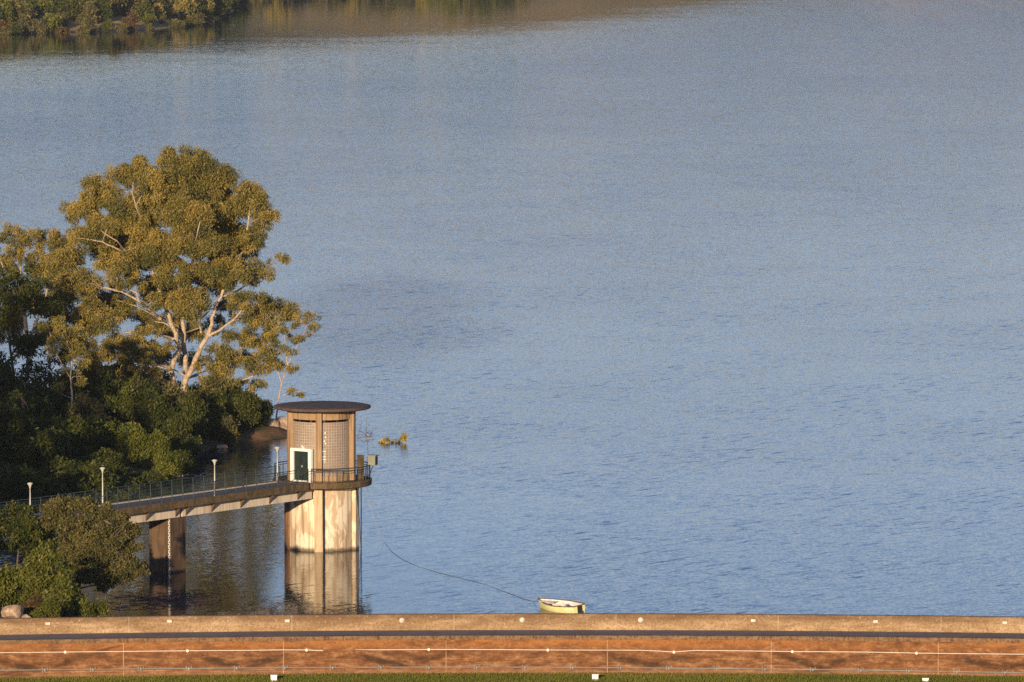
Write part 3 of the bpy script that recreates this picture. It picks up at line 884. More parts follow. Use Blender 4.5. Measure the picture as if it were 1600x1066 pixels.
# ------------------------------------------------------------------ footbridge
bridge = empty('footbridge', TC + U * 17.3)
tag(bridge, 'narrow concrete footbridge with dark railings leading left from the tower', 'bridge')
bridge_inv = Matrix.Translation(-Vector(bridge.location))
def bpart(mb, name, mats, parent=bridge, smooth=False):
    o = mb.build(name, mats, parent, smooth)
    o.matrix_parent_inverse = bridge_inv if parent is bridge else Matrix.Identity(4)
    return o
BA = (U, NF, up)
S0, S1 = 3.36, 44.0
sm, sl = (S0 + S1) / 2, S1 - S0
b = MB(); b.box(bp(sm, 0, ZP - 0.20), (sl, 2 * HW, 0.38), axes=BA); bpart(b, 'deck', M['deck'])
for s in (-1, 1):
    b = MB()
    for k in range(14):          # kerb blocks cast in lengths
        a0 = S0 + 0.12 + (sl - 0.12) * k / 14; a1 = S0 + 0.12 + (sl - 0.12) * (k + 1) / 14 - 0.02
        b.box(bp((a0 + a1) / 2, s * (HW + 0.002), ZP - 0.15), (a1 - a0, 0.26, 0.50), axes=BA)
    bevel(bpart(b, 'kerb', M['slabedge']), 0.02)
    b = MB(); b.box(bp(sm, s * (HW - 0.155), ZP + 0.02), (sl - 0.3, 0.05, 0.10), axes=BA)
    bpart(b, 'kerb_strip', M['kerbwhite'])
    g = MB(); g.box(bp((S0 - 0.75 + 17.0) / 2, s * 0.95, ZP - 0.745), (17.0 - S0 + 0.75, 0.28, 0.70), axes=BA)
    bpart(g, 'girder', M['girder'])
    g = MB(); g.box(bp((17.25 + S1) / 2, s * 0.95, ZP - 0.745), (S1 - 17.25, 0.28, 0.70), axes=BA)
    bpart(g, 'girder', M['girder'])
    for k, sp in enumerate([4.2, 7.4, 10.6, 13.8, 16.6, 17.7, 20.9, 24.1, 27.3, 30.5, 33.7]):
        g = MB()
        zt_, zb_ = ZP - 0.396, ZP - 1.05
        o0, o1 = 1.092, 1.50
        vs = []
        for t in (-0.05, 0.05):
            vs += [bp(sp + t, s * o0, zt_), bp(sp + t, s * o1, zt_), bp(sp + t, s * o0, zb_)]
        g.add(vs, [(0, 1, 2), (3, 5, 4), (0, 3, 4, 1), (1, 4, 5, 2), (2, 5, 3, 0)])
        bpart(g, 'bracket', M['pier'])
    rl = MB(); railing(rl, [bp(S0 + 0.1, s * (HW + 0.03), ZP + 0.10), bp(S1, s * (HW + 0.03), ZP + 0.10)], 1.0, 1.15, 0.15)
    bpart(rl, 'railing', M['rail'])
# pier with a staff gauge on its near corner
b = MB()
PS = 17.3
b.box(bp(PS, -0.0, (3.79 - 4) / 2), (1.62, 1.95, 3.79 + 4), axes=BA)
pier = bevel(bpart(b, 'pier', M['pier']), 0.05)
gauge_w, gauge_d = MB(), MB()
cx = bp(PS + 0.83, -0.84, 0)
for k in range(26):
    z = -0.6 + k * 0.165
    q = cx + Vector((0, 0, z + 0.08))
    gauge_w.box(q, (0.02, 0.14, 0.161), axes=BA)
    gauge_w.box(q + U * 0.012 + NF * (0.03 if k % 2 else -0.03), (0.006, 0.08, 0.075), axes=BA, mi=1)
o = gauge_w.build('staff_gauge', [M['lampwhite'], M['dark']], pier); o.matrix_parent_inverse = Matrix.Identity(4)

# ------------------------------------------------------------------ lamp posts
def bridge_s(px, n):
    lo, hi = 0.0, 60.0
    for _ in range(50):
        m = (lo + hi) / 2; p = bp(m, n, ZP)
        if p.x / p.y * F / 1.0 * 1.0 + 800 > px: lo = m
        else: hi = m
    return m
lamp0 = None
for i, (px, side, top, lab) in enumerate([(43, -1, 754, 'pale lamp post at the far left end of the footbridge, against dark trees'),
                                   (157, 1, 730, 'pale lamp post rising behind the leafy tree in front of the footbridge'),
                                   (333, -1, 718, 'white lamp post on the near kerb of the footbridge above the pier'),
                                   (431.5, 1, 698, 'white lamp post on the far kerb beside the tower door')]):
    p = bp(bridge_s(px, side * (HW - 0.02)), side * (HW - 0.02), ZP + 0.10)
    hgt = atY(px, top, p.y).z - p.z
    if lamp0 is None:
        lamp0 = o = empty('lamp_post', p)
        m = MB(); m.tube([(0, 0, 0), (0, 0, 0.5), (0, 0, 0.52), (0, 0, 2.20)], [0.055, 0.055, 0.042, 0.038], 10); m.build('pole', M['lampwhite'], o, True)
        m = MB(); m.lathe([(0.001, 2.16), (0.05, 2.16), (0.06, 2.24), (0.15, 2.44), (0.0, 2.44)], 16); m.build('lamp_glass', M['lampglass'], o)
        m = MB(); m.lathe([(0.0, 2.435), (0.19, 2.435), (0.20, 2.47), (0.10, 2.53), (0.001, 2.54)], 16); m.build('lamp_cap', M['lampwhite'], o)
    else:
        o = copy_tree(lamp0); o.location = p
    o.scale = (1, 1, hgt / 2.54)
    tag(o, lab, 'lamp post', 'lamp posts on the footbridge')

# ------------------------------------------------------------------ boat
BBW, BST = at(844, 949.5), at(907, 959.5)
ax = (BBW - BST); ax.z = 0; BL = 4.1
ax.normalize()
bc = (BST + BBW) / 2
boat = empty('rowing_boat', (bc.x, bc.y, 0), math.atan2(ax.y, ax.x))
boat.rotation_euler[0] = R(-7)
tag(boat, 'small cream yellow rowing boat moored just behind the dam wall', 'boat')
def station(t):          # t 0 stern .. 1 bow
    x = -BL / 2 + BL * t
    half = 0.80 * (1 - max(0, (t - 0.35) / 0.65) ** 2.3) * (0.62 + 0.38 * min(1, t / 0.4) ** 0.8)
    sheer = 0.44 + 0.15 * t ** 2 + 0.12 * (1 - t) ** 2
    keel = -0.22 + 0.12 * max(0, t - 0.6) ** 2 / 0.16
    return x, max(half, 0.015), sheer, keel
def hull_side(inset=0.0, floor=None):
    S = []
    for i in range(25):
        t = i / 24; x, hw, sh, kl = station(t)
        rake = 0.20 * max(0, (t - 0.75) / 0.25) ** 2
        prof = []
        for (fy, fz) in ((1, 1), (0.96, 0.72), (0.88, 0.42), (0.70, 0.18), (0.36, 0.05), (0, 0)):
            z = kl + (sh - kl) * fz
            if floor is not None: z = max(z, floor)
            prof.append((x + rake * fz, max(hw * fy - inset, 0.0), z))
        S.append([(a, -y, z) for (a, y, z) in prof] + [(a, y, z) for (a, y, z) in reversed(prof[:-1])])
    return S
def loft(mb, S, mi=0, flip=False):
    k = len(S[0]); vs = [v for s_ in S for v in s_]; fs = []
    for i in range(len(S) - 1):
        for j in range(k - 1):
            f = (i * k + j, i * k + j + 1, (i + 1) * k + j + 1, (i + 1) * k + j)
            fs.append(tuple(reversed(f)) if flip else f)
    mb.add(vs, fs, mi)
    return k
Sh = hull_side()
b = MB(); k = loft(b, Sh); b.add(Sh[0], [tuple(range(k))])
b.build('hull', M['hull'], boat, True)
Si = hull_side(0.05, 0.02)
b = MB(); loft(b, Si, 0, True); b.add([(v[0] + 0.05, v[1], v[2]) for v in Si[0]], [tuple(range(k))])
b.build('inner_hull', M['boatwhite'], boat, True)
b = MB()
for s in (0, -1):
    b.tube([(q[s][0], q[s][1], q[s][2] + 0.01) for q in Sh], 0.042, 6)
b.tube([(Sh[0][0][0], Sh[0][0][1], Sh[0][0][2]), (Sh[0][-1][0], Sh[0][-1][1], Sh[0][-1][2])], 0.04, 6)
b.build('gunwale', M['gunwale'], boat)
b = MB(); b.box((-1.72, 0, 0.30), (0.5, 1.28, 0.05)); b.build('stern_bench', M['boatwhite'], boat)
b = MB(); b.box((-0.15, 0, 0.32), (0.34, 1.46, 0.05)); b.build('thwart', M['boatwhite'], boat)
b = MB()
vs = []
for i in range(16, 25):
    q = Si[i]; vs += [(q[0][0], q[0][1] + 0.0, q[0][2] - 0.06), (q[-1][0], q[-1][1], q[-1][2] - 0.06)]
b.add(vs, [(2 * i, 2 * i + 1, 2 * i + 3, 2 * i + 2) for i in range(8)])
b.build('fore_deck', M['boatwhite'], boat)
b = MB(); b.box((-0.9, 0.0, 0.06), (0.9, 0.9, 0.06)); b.box((-0.55, -0.25, 0.2), (0.35, 0.3, 0.25)); b.build('floor_boards', M['boatdark'], boat)
b = MB(); b.tube([(-1.95, 0.2, 0.42), (-1.0, 0.66, 0.60), (0.6, 0.62, 0.64)], 0.028, 6); b.box((0.95, 0.58, 0.65), (0.7, 0.14, 0.025), R(-3)); b.build('oar', M['boatwhite'], boat)
b = MB(); b.box((-1.15, 0.62, 0.58), (0.26, 0.16, 0.16)); b.box((-1.15, 0.62, 0.70), (0.16, 0.10, 0.12)); b.build('rowlock_block', M['boatwhite'], boat)
b = MB(); b.box((-2.10, 0, 0.22), (0.06, 0.34, 0.62)); b.box((-2.22, 0, 0.0), (0.20, 0.05, 0.5)); b.build('rudder', M['dark'], boat)

# mooring rope: down from the platform, then along the surface to the boat
rp = [TC + Vector(pol(R(58), 3.5, ZP - 0.1)), ]
d0 = rp[0]; d1 = at(600, 847, 0.0)
for t in (0.25, 0.5, 0.75): 
    q = d0.lerp(d1, t); q.z = d0.z * (1 - t) ** 1.25; rp.append(q)
rp.append(d1 + Vector((0, 0, 0.01)))
line = [(612, 862), (630, 875), (655, 886), (685, 895), (720, 903), (760, 914), (800, 929), (820, 936), (833, 940)]
rw = MB(); rw.tube(rp, 0.011, 5)
rope = empty('mooring_rope', d0); tag(rope, 'long thin mooring rope from the tower platform to the moored boat', 'rope')
o = rw.build('hanging_length', M['ropewhite'], rope); o.matrix_parent_inverse = Matrix.Translation(-d0)
rw = MB(); rw.tube([d1 + Vector((0, 0, 0.0))] + [at(x, y, 0.012 + 0.014 * math.sin(k * 2.1)) for k, (x, y) in enumerate(line)] + [boat.matrix_basis @ Vector((2.1, 0.0, 0.4))], 0.0125, 5)
o = rw.build('floating_length', M['ropedark'], rope); o.matrix_parent_inverse = Matrix.Translation(-d0)

# ------------------------------------------------------------------ trees of the left bank
px_tree('eucalyptus_tree', 'huge golden green eucalyptus with pale forked trunk, the tallest tree', 'tree', 530, atY(288, 648, 530),
    [([(280, 650, 0), (272, 610, 0), (267, 580, 0), (281, 548, -.5), (275, 520, -1), (258, 480, -1), (240, 430, -.5), (215, 370, 0), (200, 300, 0)], .55, .10),
     ([(286, 650, .3), (287, 605, .5), (290, 560, 1), (285, 500, 1), (300, 420, 1), (312, 350, 1), (300, 270, 1)], .50, .10),
     ([(292, 650, -.3), (288, 600, -.6), (303, 570, -1), (314, 542, -1.5), (328, 514, -2), (334, 490, -2), (350, 450, -1.5), (380, 390, -1), (390, 330, 0)], .50, .10),
     ([(326, 525, -2), (345, 515, -2.6), (365, 500, -3), (380, 482, -3.2)], .22, .09),
     ([(314, 520, -1.5), (312, 500, -2), (328, 485, -2.5), (330, 470, -2.5)], .16, .08),
     ([(268, 575, 0), (240, 570, -1.2), (205, 565, -2.5), (170, 560, -3)], .22, .07),
     ([(272, 530, -1), (245, 522, -2.5), (225, 518, -3), (180, 522, -3)], .17, .06),
     ([(250, 498, -1), (236, 486, -2.6), (216, 470, -3.2), (190, 456, -3.4), (160, 449, -3)], .24, .08),
     ([(216, 470, -3.2), (214, 458, -3.4), (200, 452, -3.6), (175, 452, -3.6)], .14, .06),
     ([(230, 405, -.5), (185, 390, -2.4), (160, 378, -3), (120, 372, -2.5)], .16, .06),
     ([(345, 465, -1.5), (370, 455, -1), (395, 438, -1), (425, 410, -1)], .16, .05),
     ([(320, 545, -1), (360, 555, -1), (400, 560, -1.5)], .14, .05),
     ([(300, 655, -1), (312, 633, -2), (331, 618, -3), (346, 608, -3.2), (365, 598, -3.2), (395, 588, -3)], .24, .07),
     ([(331, 618, -3), (350, 616, -3.2), (378, 617, -3.2)], .10, .05),
     ([(205, 330, 0), (208, 290, 0), (212, 262, 0)], .12, .05), ([(222, 345, -3.5), (212, 322, -5), (206, 300, -5), (208, 285, -4)], .11, .04), ([(196, 392, -3), (182, 376, -5.2), (165, 366, -5.4), (158, 360, -5)], .12, .04), ([(304, 385, -3), (309, 362, -5.5), (313, 345, -5.5)], .13, .05), ([(212, 322, -5), (222, 305, -5.2)], .07, .03)],
    [(285, 256, 42, 26, 0), (210, 270, 42, 24, 0), (330, 278, 36, 30, 0), (160, 298, 36, 24, 0), (255, 295, 46, 28, -2), (392, 305, 34, 26, 0), (128, 330, 34, 22, 0),
     (350, 330, 40, 26, 1.5), (215, 335, 48, 30, -2.5), (290, 340, 46, 30, -2.5), (410, 338, 22, 26, 0), (155, 365, 40, 26, -1.5), (240, 385, 46, 26, -3), (322, 385, 46, 24, -3),
     (398, 376, 36, 18, -1), (108, 400, 40, 22, -1), (432, 405, 22, 11, -1), (190, 415, 44, 24, -3), (270, 425, 40, 24, -3), (355, 430, 50, 24, -3), (405, 420, 30, 16, -2),
     (125, 445, 36, 24, -2), (205, 440, 30, 14, -4), (300, 470, 46, 22, -3.5), (385, 470, 38, 18, -3), (155, 500, 46, 24, -3), (245, 470, 26, 14, -3.5), (340, 505, 26, 14, 2.5),
     (410, 495, 30, 24, -2), (440, 490, 24, 20, -1), (195, 545, 40, 20, -3), (240, 545, 24, 13, -3.2), (348, 560, 30, 18, -3.2), (380, 530, 32, 20, -1), (425, 525, 30, 16, -1),
     (398, 570, 34, 15, -2.5), (355, 590, 28, 13, -3.4), (350, 635, 34, 13, -3.6), (300, 520, 24, 18, 3), (270, 505, 28, 18, 3), (330, 330, 20, 20, 3), (250, 450, 40, 26, 3), (180, 470, 40, 26, 3.5),
     (330, 430, 40, 26, 3.5), (90, 430, 26, 20, 0), (110, 490, 26, 18, 0), (215, 580, 32, 12, -2.5), (300, 300, 60, 40, 4), (200, 380, 60, 40, 4), (360, 380, 45, 40, 4), (250, 560, 26, 12, 2), (300, 560, 26, 16, 3.5), (150, 580, 34, 18, 2), (200, 600, 36, 12, 1), (330, 590, 22, 12, 1), (115, 540, 26, 20, 2.5), (225, 500, 30, 16, 2.5), (285, 455, 26, 14, -3.5), (265, 540, 18, 9, -3.6), (252, 578, 20, 10, -3.2), (322, 598, 18, 10, -3), (236, 600, 24, 9, -1.5), (345, 545, 22, 12, -3.5), (300, 495, 22, 12, -3.6), (60, 470, 26, 20, 1), (85, 510, 24, 18, 1), (140, 545, 26, 16, -2), (160, 610, 30, 12, 1), (290, 385, 30, 20, -4), (180, 340, 34, 22, -3), (100, 450, 34, 22, -1), (85, 480, 26, 18, -1), (140, 480, 30, 18, -3), (120, 520, 30, 16, -2.5), (170, 535, 34, 16, -3), (215, 565, 30, 12, -3), (150, 565, 26, 12, -2), (185, 590, 30, 12, -2), (230, 520, 26, 14, -3.5), (95, 420, 24, 16, -1), (265, 610, 20, 9, -3), (310, 575, 16, 10, -3.4), (430, 560, 24, 15, -1), (385, 602, 26, 11, -2), (410, 598, 20, 9, -1), (250, 545, 30, 16, 3), (215, 545, 30, 14, 2.5), (345, 575, 24, 14, 3), (385, 560, 24, 14, 2.5), (365, 480, 26, 18, 3), (160, 600, 26, 12, 2)],
    M['euc'], M['bark'], 11, nsub=14.0, nper=250, L=0.235, W=0.07, sub=0.44, flat=0.95, droop=0.6, twig=0.05)
px_tree('eucalyptus_tree', 'broad golden eucalyptus at the left edge, behind the tallest tree', 'tree', 552, atY(40, 640, 552),
    [([(40, 645, 0), (45, 560, 0), (38, 480, 0), (30, 400, 0), (45, 370, 0)], .42, .09), ([(42, 540, 0), (70, 470, -1), (85, 400, -1)], .22, .06),
     ([(40, 500, 0), (15, 440, -1), (-10, 380, -1)], .22, .06)],
    [(15, 368, 30, 16, -1), (60, 368, 32, 16, -1), (100, 375, 26, 16, 0), (-30, 380, 40, 20, 0), (35, 392, 36, 16, -1), (85, 395, 30, 16, -1), (0, 420, 36, 18, 1), (60, 425, 34, 18, 1),
     (-40, 440, 40, 26, 0), (30, 460, 36, 22, 2), (75, 470, 30, 22, 2), (10, 510, 30, 24, 2), (70, 520, 24, 20, 2)],
    M['euc'], M['bark'], 23, nsub=12.0, nper=230, L=0.235, W=0.07, sub=0.45, flat=0.95, droop=0.6)
px_tree('eucalyptus_tree', 'small young eucalyptus with a slim white trunk among green bushes at left', 'tree', 508, atY(112, 640, 508),
    [([(113, 640, 0), (112, 610, 0), (110, 590, 0), (112, 560, 0), (104, 530, 0), (98, 505, 0)], .16, .04), ([(111, 592, 0), (98, 572, -.5), (84, 545, -.5), (78, 520, 0)], .10, .03),
     ([(111, 575, 0), (122, 555, 0), (124, 520, 0)], .07, .03), ([(111, 622, 0), (100, 618, -.5), (90, 612, -.5)], .06, .03)],
    [(78, 510, 20, 14, 0), (102, 505, 22, 15, 0), (124, 522, 16, 14, 0), (90, 530, 22, 12, -.5), (115, 545, 22, 14, -.5), (84, 550, 16, 12, 0), (128, 570, 13, 12, 0), (98, 580, 16, 9, 0),
     (122, 590, 14, 10, -.5), (90, 605, 15, 10, -.5), (108, 560, 15, 10, 1)],
    M['euc'], M['bark'], 31, nsub=13, nper=110, L=0.22, W=0.07, sub=0.5, twig=0.025)
px_tree('sapling', 'slender leaning eucalyptus sapling on the rocky point behind the tower roof', 'tree', 527, atY(430, 662, 527),
    [([(430, 664, 0), (432, 650, 0), (436, 620, 0), (441, 595, 0), (449, 570, 0), (462, 545, 0), (475, 520, 0), (482, 500, 0)], .13, .03),
     ([(440, 600, 0), (434, 580, 0), (428, 560, .5), (420, 540, .5)], .07, .025), ([(449, 570, 0), (446, 545, 0), (444, 515, 0)], .06, .02),
     ([(437, 622, 0), (455, 612, 0), (470, 612, 0)], .04, .02)],
    [(484, 496, 20, 11, 0), (460, 500, 18, 12, .5), (440, 512, 20, 11, 0), (472, 525, 18, 10, 0), (495, 508, 11, 9, 0), (425, 535, 16, 11, 0), (450, 548, 18, 10, -.5), (416, 560, 16, 10, 0),
     (436, 570, 13, 8, 0), (458, 575, 11, 8, 0), (455, 612, 11, 6, 0), (470, 617, 8, 4, 0), (405, 548, 14, 9, .5)],
    M['euc'], M['bark'], 37, nsub=11, kmin=7, nper=75, L=0.21, W=0.065, sub=0.5, twig=0.02)
for (nm, lab, x, yb, Y, lobes, sd) in (
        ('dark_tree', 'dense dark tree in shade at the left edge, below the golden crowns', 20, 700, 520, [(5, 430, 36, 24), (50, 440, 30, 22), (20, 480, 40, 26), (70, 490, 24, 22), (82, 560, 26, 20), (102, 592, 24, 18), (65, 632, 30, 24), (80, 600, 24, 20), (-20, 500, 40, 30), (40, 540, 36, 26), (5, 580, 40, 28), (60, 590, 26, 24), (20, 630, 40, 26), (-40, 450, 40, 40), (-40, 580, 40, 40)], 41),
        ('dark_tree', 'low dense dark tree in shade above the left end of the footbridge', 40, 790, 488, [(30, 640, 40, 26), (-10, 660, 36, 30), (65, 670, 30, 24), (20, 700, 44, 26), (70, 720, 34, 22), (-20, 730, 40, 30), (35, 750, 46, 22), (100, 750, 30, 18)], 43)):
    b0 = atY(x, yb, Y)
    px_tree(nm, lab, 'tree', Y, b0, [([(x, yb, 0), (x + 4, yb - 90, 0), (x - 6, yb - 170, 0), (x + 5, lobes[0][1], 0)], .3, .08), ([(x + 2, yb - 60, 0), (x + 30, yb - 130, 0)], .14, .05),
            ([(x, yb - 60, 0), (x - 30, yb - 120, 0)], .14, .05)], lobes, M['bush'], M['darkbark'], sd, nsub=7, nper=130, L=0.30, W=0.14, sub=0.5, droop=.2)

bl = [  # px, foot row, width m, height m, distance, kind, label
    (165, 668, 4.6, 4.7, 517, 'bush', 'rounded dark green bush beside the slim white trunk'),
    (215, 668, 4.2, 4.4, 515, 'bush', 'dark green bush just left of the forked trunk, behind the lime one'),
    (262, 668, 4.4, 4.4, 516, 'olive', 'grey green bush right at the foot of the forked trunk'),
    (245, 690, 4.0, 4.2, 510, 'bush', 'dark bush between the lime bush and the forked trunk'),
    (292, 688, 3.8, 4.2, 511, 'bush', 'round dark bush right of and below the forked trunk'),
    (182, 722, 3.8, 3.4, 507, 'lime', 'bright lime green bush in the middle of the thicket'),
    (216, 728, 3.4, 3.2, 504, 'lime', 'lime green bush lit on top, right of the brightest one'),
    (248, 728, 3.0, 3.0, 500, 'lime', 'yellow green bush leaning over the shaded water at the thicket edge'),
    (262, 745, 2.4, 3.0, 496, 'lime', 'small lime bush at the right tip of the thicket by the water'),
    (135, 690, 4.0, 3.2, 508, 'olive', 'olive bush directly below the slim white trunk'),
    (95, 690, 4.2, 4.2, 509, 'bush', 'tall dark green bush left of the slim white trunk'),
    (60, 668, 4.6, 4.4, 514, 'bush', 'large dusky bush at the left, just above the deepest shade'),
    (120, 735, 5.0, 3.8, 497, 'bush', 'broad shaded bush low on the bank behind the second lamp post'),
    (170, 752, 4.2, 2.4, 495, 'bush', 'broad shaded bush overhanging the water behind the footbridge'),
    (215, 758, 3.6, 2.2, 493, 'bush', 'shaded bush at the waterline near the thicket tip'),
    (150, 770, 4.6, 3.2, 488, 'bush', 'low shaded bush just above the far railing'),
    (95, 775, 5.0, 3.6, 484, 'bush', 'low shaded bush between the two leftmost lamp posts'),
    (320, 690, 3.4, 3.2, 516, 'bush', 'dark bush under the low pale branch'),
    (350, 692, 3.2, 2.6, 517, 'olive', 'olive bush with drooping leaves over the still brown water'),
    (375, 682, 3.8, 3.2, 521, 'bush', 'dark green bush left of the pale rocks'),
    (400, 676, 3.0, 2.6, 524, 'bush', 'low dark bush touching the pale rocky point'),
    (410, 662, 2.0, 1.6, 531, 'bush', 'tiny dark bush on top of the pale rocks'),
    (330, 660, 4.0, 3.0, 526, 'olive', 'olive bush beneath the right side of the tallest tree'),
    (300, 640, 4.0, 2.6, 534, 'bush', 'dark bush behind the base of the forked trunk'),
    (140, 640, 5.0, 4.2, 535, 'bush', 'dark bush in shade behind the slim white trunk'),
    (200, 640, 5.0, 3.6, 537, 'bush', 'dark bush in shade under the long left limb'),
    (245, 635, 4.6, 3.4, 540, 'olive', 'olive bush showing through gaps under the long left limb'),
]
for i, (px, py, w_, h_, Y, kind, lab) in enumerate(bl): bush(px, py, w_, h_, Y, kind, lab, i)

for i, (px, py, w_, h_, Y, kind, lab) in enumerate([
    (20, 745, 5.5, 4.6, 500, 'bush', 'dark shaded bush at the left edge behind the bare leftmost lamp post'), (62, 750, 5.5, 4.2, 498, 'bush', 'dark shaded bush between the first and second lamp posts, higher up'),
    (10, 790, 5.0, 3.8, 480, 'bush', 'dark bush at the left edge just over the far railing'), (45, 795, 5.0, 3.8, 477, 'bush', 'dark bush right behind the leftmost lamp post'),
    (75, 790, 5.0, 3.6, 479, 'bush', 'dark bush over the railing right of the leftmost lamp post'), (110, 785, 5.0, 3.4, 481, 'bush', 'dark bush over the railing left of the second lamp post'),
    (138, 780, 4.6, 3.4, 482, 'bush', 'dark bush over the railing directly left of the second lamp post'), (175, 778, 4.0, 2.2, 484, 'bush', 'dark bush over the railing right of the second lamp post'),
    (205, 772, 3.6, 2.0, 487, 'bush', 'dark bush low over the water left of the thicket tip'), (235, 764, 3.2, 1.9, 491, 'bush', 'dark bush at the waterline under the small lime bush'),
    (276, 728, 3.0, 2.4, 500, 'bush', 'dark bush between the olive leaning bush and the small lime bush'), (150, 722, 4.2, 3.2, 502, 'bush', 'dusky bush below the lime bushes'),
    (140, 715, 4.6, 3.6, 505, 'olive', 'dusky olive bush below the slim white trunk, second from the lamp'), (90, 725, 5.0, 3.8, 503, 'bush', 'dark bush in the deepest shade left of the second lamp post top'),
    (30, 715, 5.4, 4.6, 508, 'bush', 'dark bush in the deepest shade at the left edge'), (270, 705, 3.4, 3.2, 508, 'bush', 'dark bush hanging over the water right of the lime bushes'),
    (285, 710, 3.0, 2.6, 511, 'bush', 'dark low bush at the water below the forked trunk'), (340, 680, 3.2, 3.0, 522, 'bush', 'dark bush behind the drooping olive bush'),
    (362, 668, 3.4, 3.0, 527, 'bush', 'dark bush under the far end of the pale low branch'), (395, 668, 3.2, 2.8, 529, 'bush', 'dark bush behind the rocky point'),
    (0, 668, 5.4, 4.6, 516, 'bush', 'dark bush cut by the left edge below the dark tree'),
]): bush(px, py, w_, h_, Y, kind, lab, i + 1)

# trees of the left bank that stand outside the picture and shade the bank
for i, (X, Y, hgt, wid) in enumerate([(-81, 403, 33.5, 15), (-69, 405, 27.5, 11), (-61, 403, 24, 9.5), (-65, 398, 25.5, 9), (-40, 383, 8, 6.5), (-47, 414, 13.2, 7), (-50, 413, 15, 7), (-93, 412, 34.5, 15), (-54, 412, 17.5, 8), (-73, 394, 29.5, 12), (-63, 485, 20, 11), (-74, 478, 25, 13), (-53, 470, 13.5, 8)]):
    zb = float(bank_h(np.array([[X]]), np.array([[Y]]))[0, 0])
    root = empty('shade_tree', (X, Y, zb - 0.1), i * 1.1)
    tag(root, 'tall leafy tree on the left bank beside the footbridge', 'tree', 'trees on the left bank')
    crown, stems = BUSH['bush'][i % 3]
    c = link('crown', crown, root); c.location = (0, 0, hgt * 0.12); c.scale = (wid / 2, wid / 2, hgt * 0.88 / 1.55)
    t = MB(); t.tube([(0, 0, -0.5), (0.1, 0, hgt * .3), (0, 0.1, hgt * .75)], [.4, .3, .1], 8); t.build('trunk', M['darkbark'], root, True)

# ------------------------------------------------------------------ near left bank
px_tree('leafy_tree', 'sunlit olive tree with dense small leaves in front of the footbridge', 'tree', 398, atY(120, 960, 398),
    [([(118, 960, 0), (125, 900, 0), (130, 860, 0), (120, 820, 0)], .22, .07), ([(126, 890, 0), (160, 850, -.5), (180, 820, -.5)], .12, .05), ([(126, 880, 0), (165, 880, -.5), (200, 880, -.6)], .10, .04),
     ([(125, 880, 0), (90, 830, 0), (75, 800, 0)], .11, .04), ([(165, 845, -.5), (180, 838, -1.2), (200, 815, -1.2)], .06, .03)],
    [(98, 792, 22, 14, 0), (128, 788, 22, 13, 0), (155, 802, 20, 14, 0), (85, 812, 20, 13, 0), (120, 815, 26, 15, -.8), (150, 830, 24, 14, -.8), (185, 812, 20, 12, -.3), (200, 830, 18, 13, -.3),
     (170, 850, 24, 14, -1), (205, 855, 15, 12, -.3), (130, 845, 22, 13, -.5), (160, 872, 18, 10, -1), (195, 880, 22, 12, -.6), (215, 888, 16, 11, -.3), (190, 902, 16, 8, -.6), (105, 835, 16, 12, .3), (80, 795, 14, 10, .3), (130, 868, 24, 13, -.6), (150, 898, 24, 12, -.6), (112, 862, 20, 12, -.2), (178, 890, 18, 12, -1), (130, 900, 20, 12, -.3), (165, 915, 16, 8, -.5)],
    M['olive'], M['darkbark'], 53, kmin=16, nper=150, L=0.17, W=0.10, sub=0.45, droop=.1, twig=0.03)
px_tree('leafy_tree', 'dark shaded tree at the left edge in front of the footbridge', 'tree', 405, atY(20, 955, 405),
    [([(20, 955, 0), (25, 900, 0), (30, 850, 0)], .2, .07)],
    [(60, 830, 26, 16, 2), (100, 850, 26, 16, 2.5), (140, 880, 24, 14, 2.5), (165, 900, 20, 14, 2), (110, 905, 24, 14, 2), (60, 870, 26, 14, 2.5), (30, 800, 26, 10, 1), (10, 825, 26, 14, 0), (45, 815, 18, 12, 0), (-15, 810, 24, 16, 0), (35, 845, 30, 16, 0), (70, 850, 24, 16, .8), (100, 875, 24, 14, 1), (75, 885, 20, 12, .5), (-10, 850, 22, 12, 0), (120, 890, 20, 10, 1)],
    M['bush'], M['darkbark'], 59, kmin=16, nper=140, L=0.18, W=0.11, sub=0.5, droop=.1, twig=0.03)
for i, (px, py, w_, h_, Y, kind, lab) in enumerate([
    (28, 962, 3.6, 3.2, 389, 'fresh', 'green bush behind the boulder at the bottom left corner'),
    (65, 962, 3.4, 3.6, 387, 'fresh', 'tall green bush right of the boulder, second from the left edge'),
    (100, 966, 3.4, 3.4, 385, 'fresh', 'dense dark green bush in the middle of the near clump'),
    (135, 966, 2.8, 2.8, 384, 'fresh', 'dark green bush near the right end of the near clump'),
    (160, 968, 1.8, 1.9, 383, 'fresh', 'small green bush at the right end of the near clump, over the water'),
    (2, 960, 2.6, 3.0, 387, 'lime', 'yellow green bush cut by the left edge above the boulder'),
    (52, 968, 1.7, 1.5, 380, 'redbush', 'rusty brown low bush beside the boulder'),
    (78, 969, 1.8, 1.4, 379, 'fresh', 'low green bush second right of the boulder, in front of the taller bushes'),
    (60, 970, 1.2, 0.9, 378, 'lime', 'tiny yellow green tuft right beside the boulder'),
    (120, 972, 1.5, 1.0, 378, 'lime', 'low green tuft just above the parapet'),
    (95, 900, 2.6, 2.6, 396, 'bush', 'dark round bush under the sunlit olive tree'),
]): bush(px, py, w_, h_, Y, kind, lab, i)

